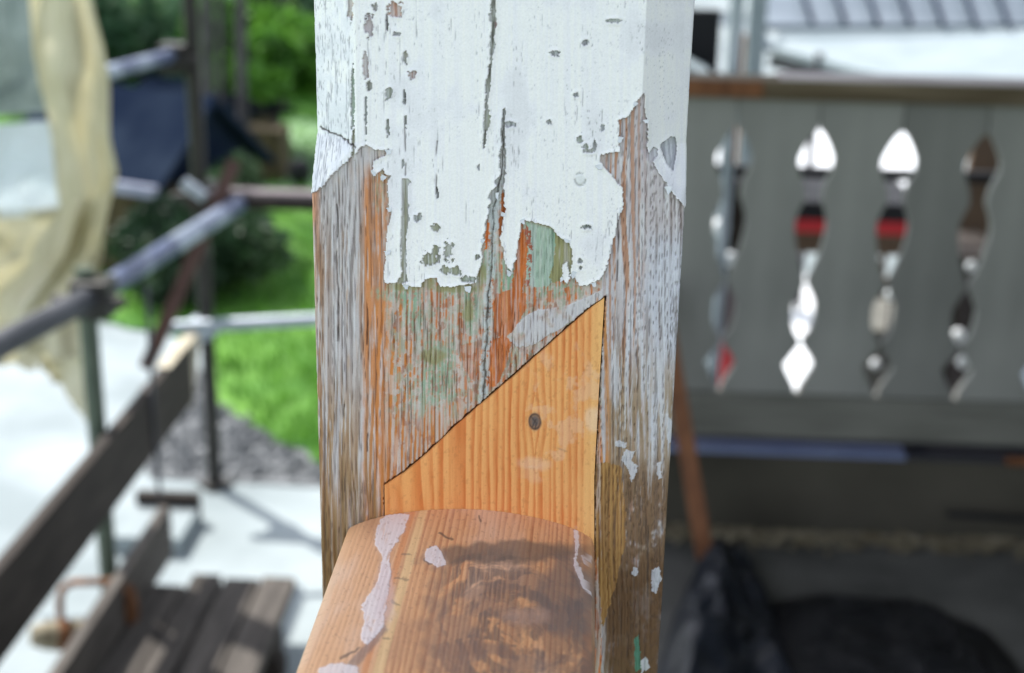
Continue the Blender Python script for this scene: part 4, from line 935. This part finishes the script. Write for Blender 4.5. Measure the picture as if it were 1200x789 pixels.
drape('tarpaulin', [(34,-60),(36,60),(54,140),(64,250),(50,300),(10,360),(20,410)], [(98,-60),(120,60),(134,150),(141,200),(122,290),(96,350),(112,425)], 2.9, 2.75, MAT['tarp'], 'beige tarpaulin hanging in folds at the left of the scaffold', 'tarpaulin', 500, 1.6, .045)
drape('tarpaulin', [(20,380),(34,412),(44,430),(62,440)], [(104,375),(106,410),(108,450),(110,505)], 3.0, 2.85, MAT['tarp'], 'ragged lower tail of beige tarpaulin below the guard tube', 'tarpaulin', 520, 2, .03)
drape('tarpaulin', [(-80,248),(-60,330),(-60,420)], [(80,245),(75,330),(44,432)], 3.02, 2.95, MAT['tarp'], 'pale crumpled tarpaulin fold above the guard tube at the left edge', 'tarpaulin', 530, 2, .03)
drape('plastic_film', [(-90,14),(-80,80),(-70,138)], [(58,-40),(56,60),(60,132)], 3.10, 3.06, MAT['haze_sheet'], 'cloudy grey green plastic film stretched behind the beige tarpaulin', 'plastic film', 540, 2, .012)
drape('sun_patch_sheet', [(-60,150),(-60,200),(-50,262)], [(62,141),(68,190),(72,250)], 3.0, 2.98, MAT['white_sheet'], 'bright white sheet standing in for a sun patch at the left edge beside the tarpaulin', 'plastic sheet', 550, 2, .008)  # sun patch on the tarpaulin, built as a white sheet

# ------------------------------------------------------------------ garden behind
def shed(x, y, w_, d_, hw_, hr, rot, label):
    e_ = empty('garden_shed', (x,y,G), label, 'shed')
    cs, sn = math.cos(rot), math.sin(rot)
    T = lambda px_, py_, pz_: (x+px_*cs-py_*sn, y+px_*sn+py_*cs, G+pz_)
    n = int(w_/.11)
    for k in range(n):
        b = MB(); xa, xb = -w_/2+k*w_/n+.002, -w_/2+(k+1)*w_/n-.002; b.add([T(xa,-d_/2,0),T(xb,-d_/2,0),T(xb,-d_/2,hw_),T(xa,-d_/2,hw_),T(xa,-d_/2+.02,0),T(xb,-d_/2+.02,0),T(xb,-d_/2+.02,hw_),T(xa,-d_/2+.02,hw_)], [(0,1,2,3),(7,6,5,4),(0,4,5,1),(1,5,6,2),(2,6,7,3),(3,7,4,0)]); b.build('wall_board', MAT['shed_wall'], e_)
    b = MB(); b.add([T(-w_/2+.01,-d_/2+.021,0),T(w_/2-.01,-d_/2+.021,0),T(w_/2-.01,d_/2,0),T(-w_/2+.01,d_/2,0),T(-w_/2+.01,-d_/2+.021,hw_),T(w_/2-.01,-d_/2+.021,hw_),T(w_/2-.01,d_/2,hw_),T(-w_/2+.01,d_/2,hw_)], [(0,3,2,1),(4,5,6,7),(0,1,5,4),(1,2,6,5),(2,3,7,6),(3,0,4,7)]); b.build('core', MAT['shed_wall'], e_)
    o_ = .08
    A_, B2, C2, D2 = T(-w_/2-o_,-d_/2-o_,hw_+.0), T(w_/2+o_,-d_/2-o_,hw_), T(w_/2+o_,d_/2+o_,hw_), T(-w_/2-o_,d_/2+o_,hw_)
    R1, R2 = T(-w_/2-o_,0,hr), T(w_/2+o_,0,hr)
    slab('roof', [A_, B2, R2, R1], .03, MAT['shed_roof'], e_); slab('roof', [R1, R2, C2, D2], .03, MAT['shed_roof'], e_)
    MB().beam(A_, B2, .035, .05).build('eave', MAT['eave'], e_)
    MB().add([T(w_/2,-d_/2,hw_),T(w_/2,d_/2,hw_),T(w_/2,0,hr-.03),T(w_/2-.02,-d_/2,hw_),T(w_/2-.02,d_/2,hw_),T(w_/2-.02,0,hr-.03)],[(0,1,2),(5,4,3),(0,3,4,1),(1,4,5,2),(2,5,3,0)]).build('gable', MAT['shed_roof'], e_)
    return e_
q = onZ(150,330,G); shed(q[0]-.08, q[1]+.5, .86, .75, .46, .84, R(-24), 'small brown shed with slate blue roof nearest behind the beige tarpaulin')
q = onZ(275,232,G); shed(q[0]-.52, q[1]+1.2, .62, 1.0, .25, .50, R(-20), 'second low slate roofed shed under the trees, right of the dark pole')
q0 = onZ(308,216,G); b = MB(); b.box((q0[0]-.12,q0[1],G), (q0[0]+.12,q0[1]+.3,G+.33)); tag(b.build('brown_bin', MAT['shed_wall'], bevel=.008), 'dark brown box standing on the pale grass above the guard board', 'box')
q0 = onZ(352,222,G); b = MB(); rs_ = .072
lat = [(G+.02+rs_*1.2*(1-math.cos(t_)), max(.004, rs_*math.sin(t_))) for t_ in np.linspace(.05, 3.09, 12)]
b.tube([(q0[0],q0[1],z_) for z_, _ in lat], 1, 18, radii=[r_ for _, r_ in lat]); tag(b.build('black_ball', MAT['black'], smooth=True), 'small round black ball on the sunlit grass beside the post', 'ball')
# sunlit grass, the sun put into a paler colour
sheet('sunlit_grass_patch', [onZ(*k, G)[:2] for k in [(296,222),(400,225),(400,150),(355,140),(300,150)]], G+.010, mat('sunlit_grass', (.16,.28,.14), (.26,.40,.22), scale=3, rough=.9, detail=8))

def foliage(name, blobs, n, size, m, parent=None, seed=0):
    r_ = np.random.default_rng(seed); vs = []; fs = []
    wts = np.array([b_[3]*b_[4]*b_[5] for b_ in blobs]); wts = wts**.7; wts /= wts.sum()
    V = []
    for b_, wt in zip(blobs, wts):
        k = int(n*wt); d = r_.normal(size=(k, 3)); d /= np.linalg.norm(d, axis=1)[:, None]; rad = r_.random(k)**.45
        cpos = np.array(b_[:3]) + d*rad[:, None]*np.array(b_[3:6])
        cpos += .12*np.array(b_[3:6])*np.sin(cpos*7+seed)
        a = r_.normal(size=(k, 3)); a /= np.linalg.norm(a, axis=1)[:, None]; c2 = np.cross(a, r_.normal(size=(k, 3))); c2 /= np.linalg.norm(c2, axis=1)[:, None]
        s_ = size*r_.uniform(.5, 1.4, k)[:, None]
        V.append(np.stack([cpos-a*s_, cpos-c2*s_*.45, cpos+a*s_, cpos+c2*s_*.45], 1))
    V = np.concatenate(V).reshape(-1, 3); k = len(V)//4
    me = bpy.data.meshes.new(name); me.vertices.add(len(V)); me.vertices.foreach_set('co', V.reshape(-1).astype(np.float32))
    me.loops.add(k*4); me.loops.foreach_set('vertex_index', np.arange(k*4, dtype=np.int32)); me.polygons.add(k)
    me.polygons.foreach_set('loop_start', (np.arange(k)*4).astype(np.int32)); me.polygons.foreach_set('loop_total', np.full(k, 4, np.int32)); me.update()
    return link(name, me, m, parent)
def tree(x, y, h, r_, lm, label, seed, trunk_r=.09, name='garden_tree', n=9000, crown0=.35, group='trees at the end of the garden'):
    e_ = empty(name, (x,y,G), label, 'tree', group); rr_ = random.Random(seed)
    pts = [(x,y,G),(x+rr_.uniform(-.1,.1),y,G+h*.3),(x+rr_.uniform(-.2,.2),y+.1,G+h*.6),(x+rr_.uniform(-.2,.2),y,G+h*.9)]
    b = MB(); b.tube(pts, 1, 10, radii=[trunk_r, trunk_r*.8, trunk_r*.5, trunk_r*.15]); 
    for k in range(6):
        t0 = pts[1] if k % 2 else pts[2]; a = rr_.uniform(0,6.28); L_ = r_*rr_.uniform(.5,.8)
        b.tube([t0, (t0[0]+math.cos(a)*L_*.5, t0[1]+math.sin(a)*L_*.5, t0[2]+h*.12), (t0[0]+math.cos(a)*L_, t0[1]+math.sin(a)*L_, t0[2]+h*.2)], 1, 6, radii=[trunk_r*.4,trunk_r*.25,trunk_r*.08])
    b.build('trunk', MAT['bark'], e_, True)
    bl = []
    for k in range(11):
        a = rr_.uniform(0,6.28); d = r_*rr_.uniform(.1,.75); z = G+h*rr_.uniform(crown0,1.0); s_ = r_*rr_.uniform(.28,.5); bl.append((x+math.cos(a)*d, y+math.sin(a)*d, z, s_, s_, s_*.7))
    foliage('crown', bl, n, .07, lm, e_, seed)
def bush(cx, cy, rx, ry, h, lm, label, seed, n=5000, size=.03):
    e_ = empty('bush', (cx,cy,G), label, 'bush'); rr_ = random.Random(seed); bl = []; b = MB()
    for k in range(9):
        a = rr_.uniform(0,6.28); d = rr_.uniform(0,.7); bl.append((cx+math.cos(a)*rx*d, cy+math.sin(a)*ry*d, G+h*rr_.uniform(.3,.75), rx*.4, ry*.4, h*.3))
        b.tube([(cx,cy,G),(cx+math.cos(a)*rx*d*.7, cy+math.sin(a)*ry*d*.7, G+h*.5)], 1, 5, radii=[.012,.004])
    b.build('stems', MAT['bark'], e_); foliage('leaves', bl, n, size, lm, e_, seed)
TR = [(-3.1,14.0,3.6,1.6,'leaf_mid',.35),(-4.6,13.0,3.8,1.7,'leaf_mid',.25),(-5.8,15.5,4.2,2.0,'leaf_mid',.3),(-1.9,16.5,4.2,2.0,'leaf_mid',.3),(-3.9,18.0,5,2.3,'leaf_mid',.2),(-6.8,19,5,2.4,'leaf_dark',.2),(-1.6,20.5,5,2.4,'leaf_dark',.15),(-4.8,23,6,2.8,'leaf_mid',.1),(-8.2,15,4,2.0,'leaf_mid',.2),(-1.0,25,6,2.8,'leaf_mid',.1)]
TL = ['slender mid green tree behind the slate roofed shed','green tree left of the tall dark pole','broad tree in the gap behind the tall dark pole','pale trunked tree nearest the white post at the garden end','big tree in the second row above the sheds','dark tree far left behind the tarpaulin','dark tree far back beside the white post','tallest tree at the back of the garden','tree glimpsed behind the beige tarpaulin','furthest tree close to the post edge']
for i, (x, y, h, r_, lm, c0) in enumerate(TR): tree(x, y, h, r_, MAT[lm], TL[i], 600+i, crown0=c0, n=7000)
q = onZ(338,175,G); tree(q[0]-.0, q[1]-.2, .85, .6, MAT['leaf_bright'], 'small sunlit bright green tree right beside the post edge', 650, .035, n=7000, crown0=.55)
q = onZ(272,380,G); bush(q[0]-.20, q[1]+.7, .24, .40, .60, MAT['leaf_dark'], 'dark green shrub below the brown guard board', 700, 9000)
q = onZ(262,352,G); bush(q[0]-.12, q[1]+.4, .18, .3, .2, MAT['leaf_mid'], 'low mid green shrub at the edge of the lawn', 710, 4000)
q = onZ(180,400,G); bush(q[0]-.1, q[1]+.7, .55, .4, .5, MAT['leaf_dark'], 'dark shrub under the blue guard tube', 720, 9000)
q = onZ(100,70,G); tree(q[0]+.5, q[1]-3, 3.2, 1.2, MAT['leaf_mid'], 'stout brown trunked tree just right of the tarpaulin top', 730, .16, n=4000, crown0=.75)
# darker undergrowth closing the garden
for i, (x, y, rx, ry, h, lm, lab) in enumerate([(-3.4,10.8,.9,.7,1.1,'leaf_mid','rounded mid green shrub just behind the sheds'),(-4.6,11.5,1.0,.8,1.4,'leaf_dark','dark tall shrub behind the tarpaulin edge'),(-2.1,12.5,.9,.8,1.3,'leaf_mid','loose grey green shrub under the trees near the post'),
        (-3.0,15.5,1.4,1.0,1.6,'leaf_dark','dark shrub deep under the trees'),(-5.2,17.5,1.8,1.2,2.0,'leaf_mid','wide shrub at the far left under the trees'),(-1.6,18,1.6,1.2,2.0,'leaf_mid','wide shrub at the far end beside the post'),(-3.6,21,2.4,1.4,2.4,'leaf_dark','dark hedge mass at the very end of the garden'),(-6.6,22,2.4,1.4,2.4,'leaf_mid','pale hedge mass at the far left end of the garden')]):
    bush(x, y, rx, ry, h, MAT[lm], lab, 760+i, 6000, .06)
for i, (px, py, r_) in enumerate([(138,40,.10),(247,160,.03),(286,195,.028),(262,130,.02)]):
    q = onZ(px, py+70, G); b = MB(); b.tube([(q[0],q[1],G),(q[0]+.03,q[1],G+1.2),(q[0]-.02,q[1],G+3)], r_, 10, radii=[r_*1.1,r_,r_*.7])
    tag(b.build('bare_trunk', MAT['bark'], smooth=True), ['thick brown trunk between tarpaulin and the tall dark pole','slim dark trunk just right of the tall pole','slim trunk behind the dark box near the guard board','thin leaning trunk in front of the slate roof'][i], 'tree trunk', 'bare trunks behind the sheds')

# rubble on the gravel by the lawn
GP = np.array([gz(175,556), gz(158,500), gz(170,455), gz(228,432), gz(262,472), gz(300,500), gz(400,566)]); V = []; Fc = []
lo, hi = GP.min(0), GP.max(0); XY = rng.uniform(lo, hi, (3000, 2)); XY = XY[inpoly(XY[:, 0], XY[:, 1], GP)][:1300]
for (x_, y_) in XY:
    s_ = .006 + .016*rng.random()**3; base = len(V)
    dirs = np.array([(1,0,0),(-1,0,0),(0,1,0),(0,-1,0),(0,0,1),(0,0,-.6)])*s_*rng.uniform(.6,1.3,(6,1))
    V += [(x_+d[0], y_+d[1], G+s_*.3+d[2]) for d in dirs]
    Fc += [tuple(base+i for i in f) for f in [(0,2,4),(2,1,4),(1,3,4),(3,0,4),(2,0,5),(1,2,5),(3,1,5),(0,3,5)]]
me = bpy.data.meshes.new('rubble'); me.from_pydata(V, [], Fc)
tag(link('rubble', me, MAT['gravel']), 'loose grey rubble stones strewn between pavement and lawn', 'rubble', kind='stuff')
# curled flakes still hanging from the broken paint edge, each a small bent chip of its own
flake_mat = mat('paint_flake', tuple(lin((196,202,208))), tuple(lin((214,218,224))), scale=200, rough=.5, bump=.1)
fr_ = random.Random(5); edge_pts = [p for p in WHITE_EDGE[3:-2] if 430 < p[0] < 800 and p[1] < 336]
for k, (eu, ev) in enumerate(edge_pts[1::4]):
    x_, z_ = pixel_to_post(eu + fr_.uniform(-2, 2), ev + fr_.uniform(-2, 2)); wd, ln_ = fr_.uniform(.0007, .0016), fr_.uniform(.0014, .0032)
    ang = fr_.uniform(-.5, .5) + (math.pi if False else 0); vs = []; n_ = 5
    for i in range(n_):
        t_ = i/(n_-1)
        for j in range(4):
            q_ = j/3-.5; ww = wd*(1-.55*t_**1.5)*(1+.25*fr_.uniform(-1,1)); a_ = q_*2*ww; l_ = -t_*ln_*(1+.15*fr_.uniform(-1,1))
            vs.append((x_ + a_*math.cos(ang)-l_*math.sin(ang), -.0010-.0009*t_*t_*ln_/.003, z_ + a_*math.sin(ang)+l_*math.cos(ang)))
    fs = [(i*4+j, i*4+j+1, (i+1)*4+j+1, (i+1)*4+j) for i in range(n_-1) for j in range(3)]
    me = bpy.data.meshes.new('paint_flake'); me.from_pydata(vs, [], fs); o_ = link('paint_flake', me, flake_mat, post)
    m_ = o_.modifiers.new('thickness', 'SOLIDIFY'); m_.thickness = .00035
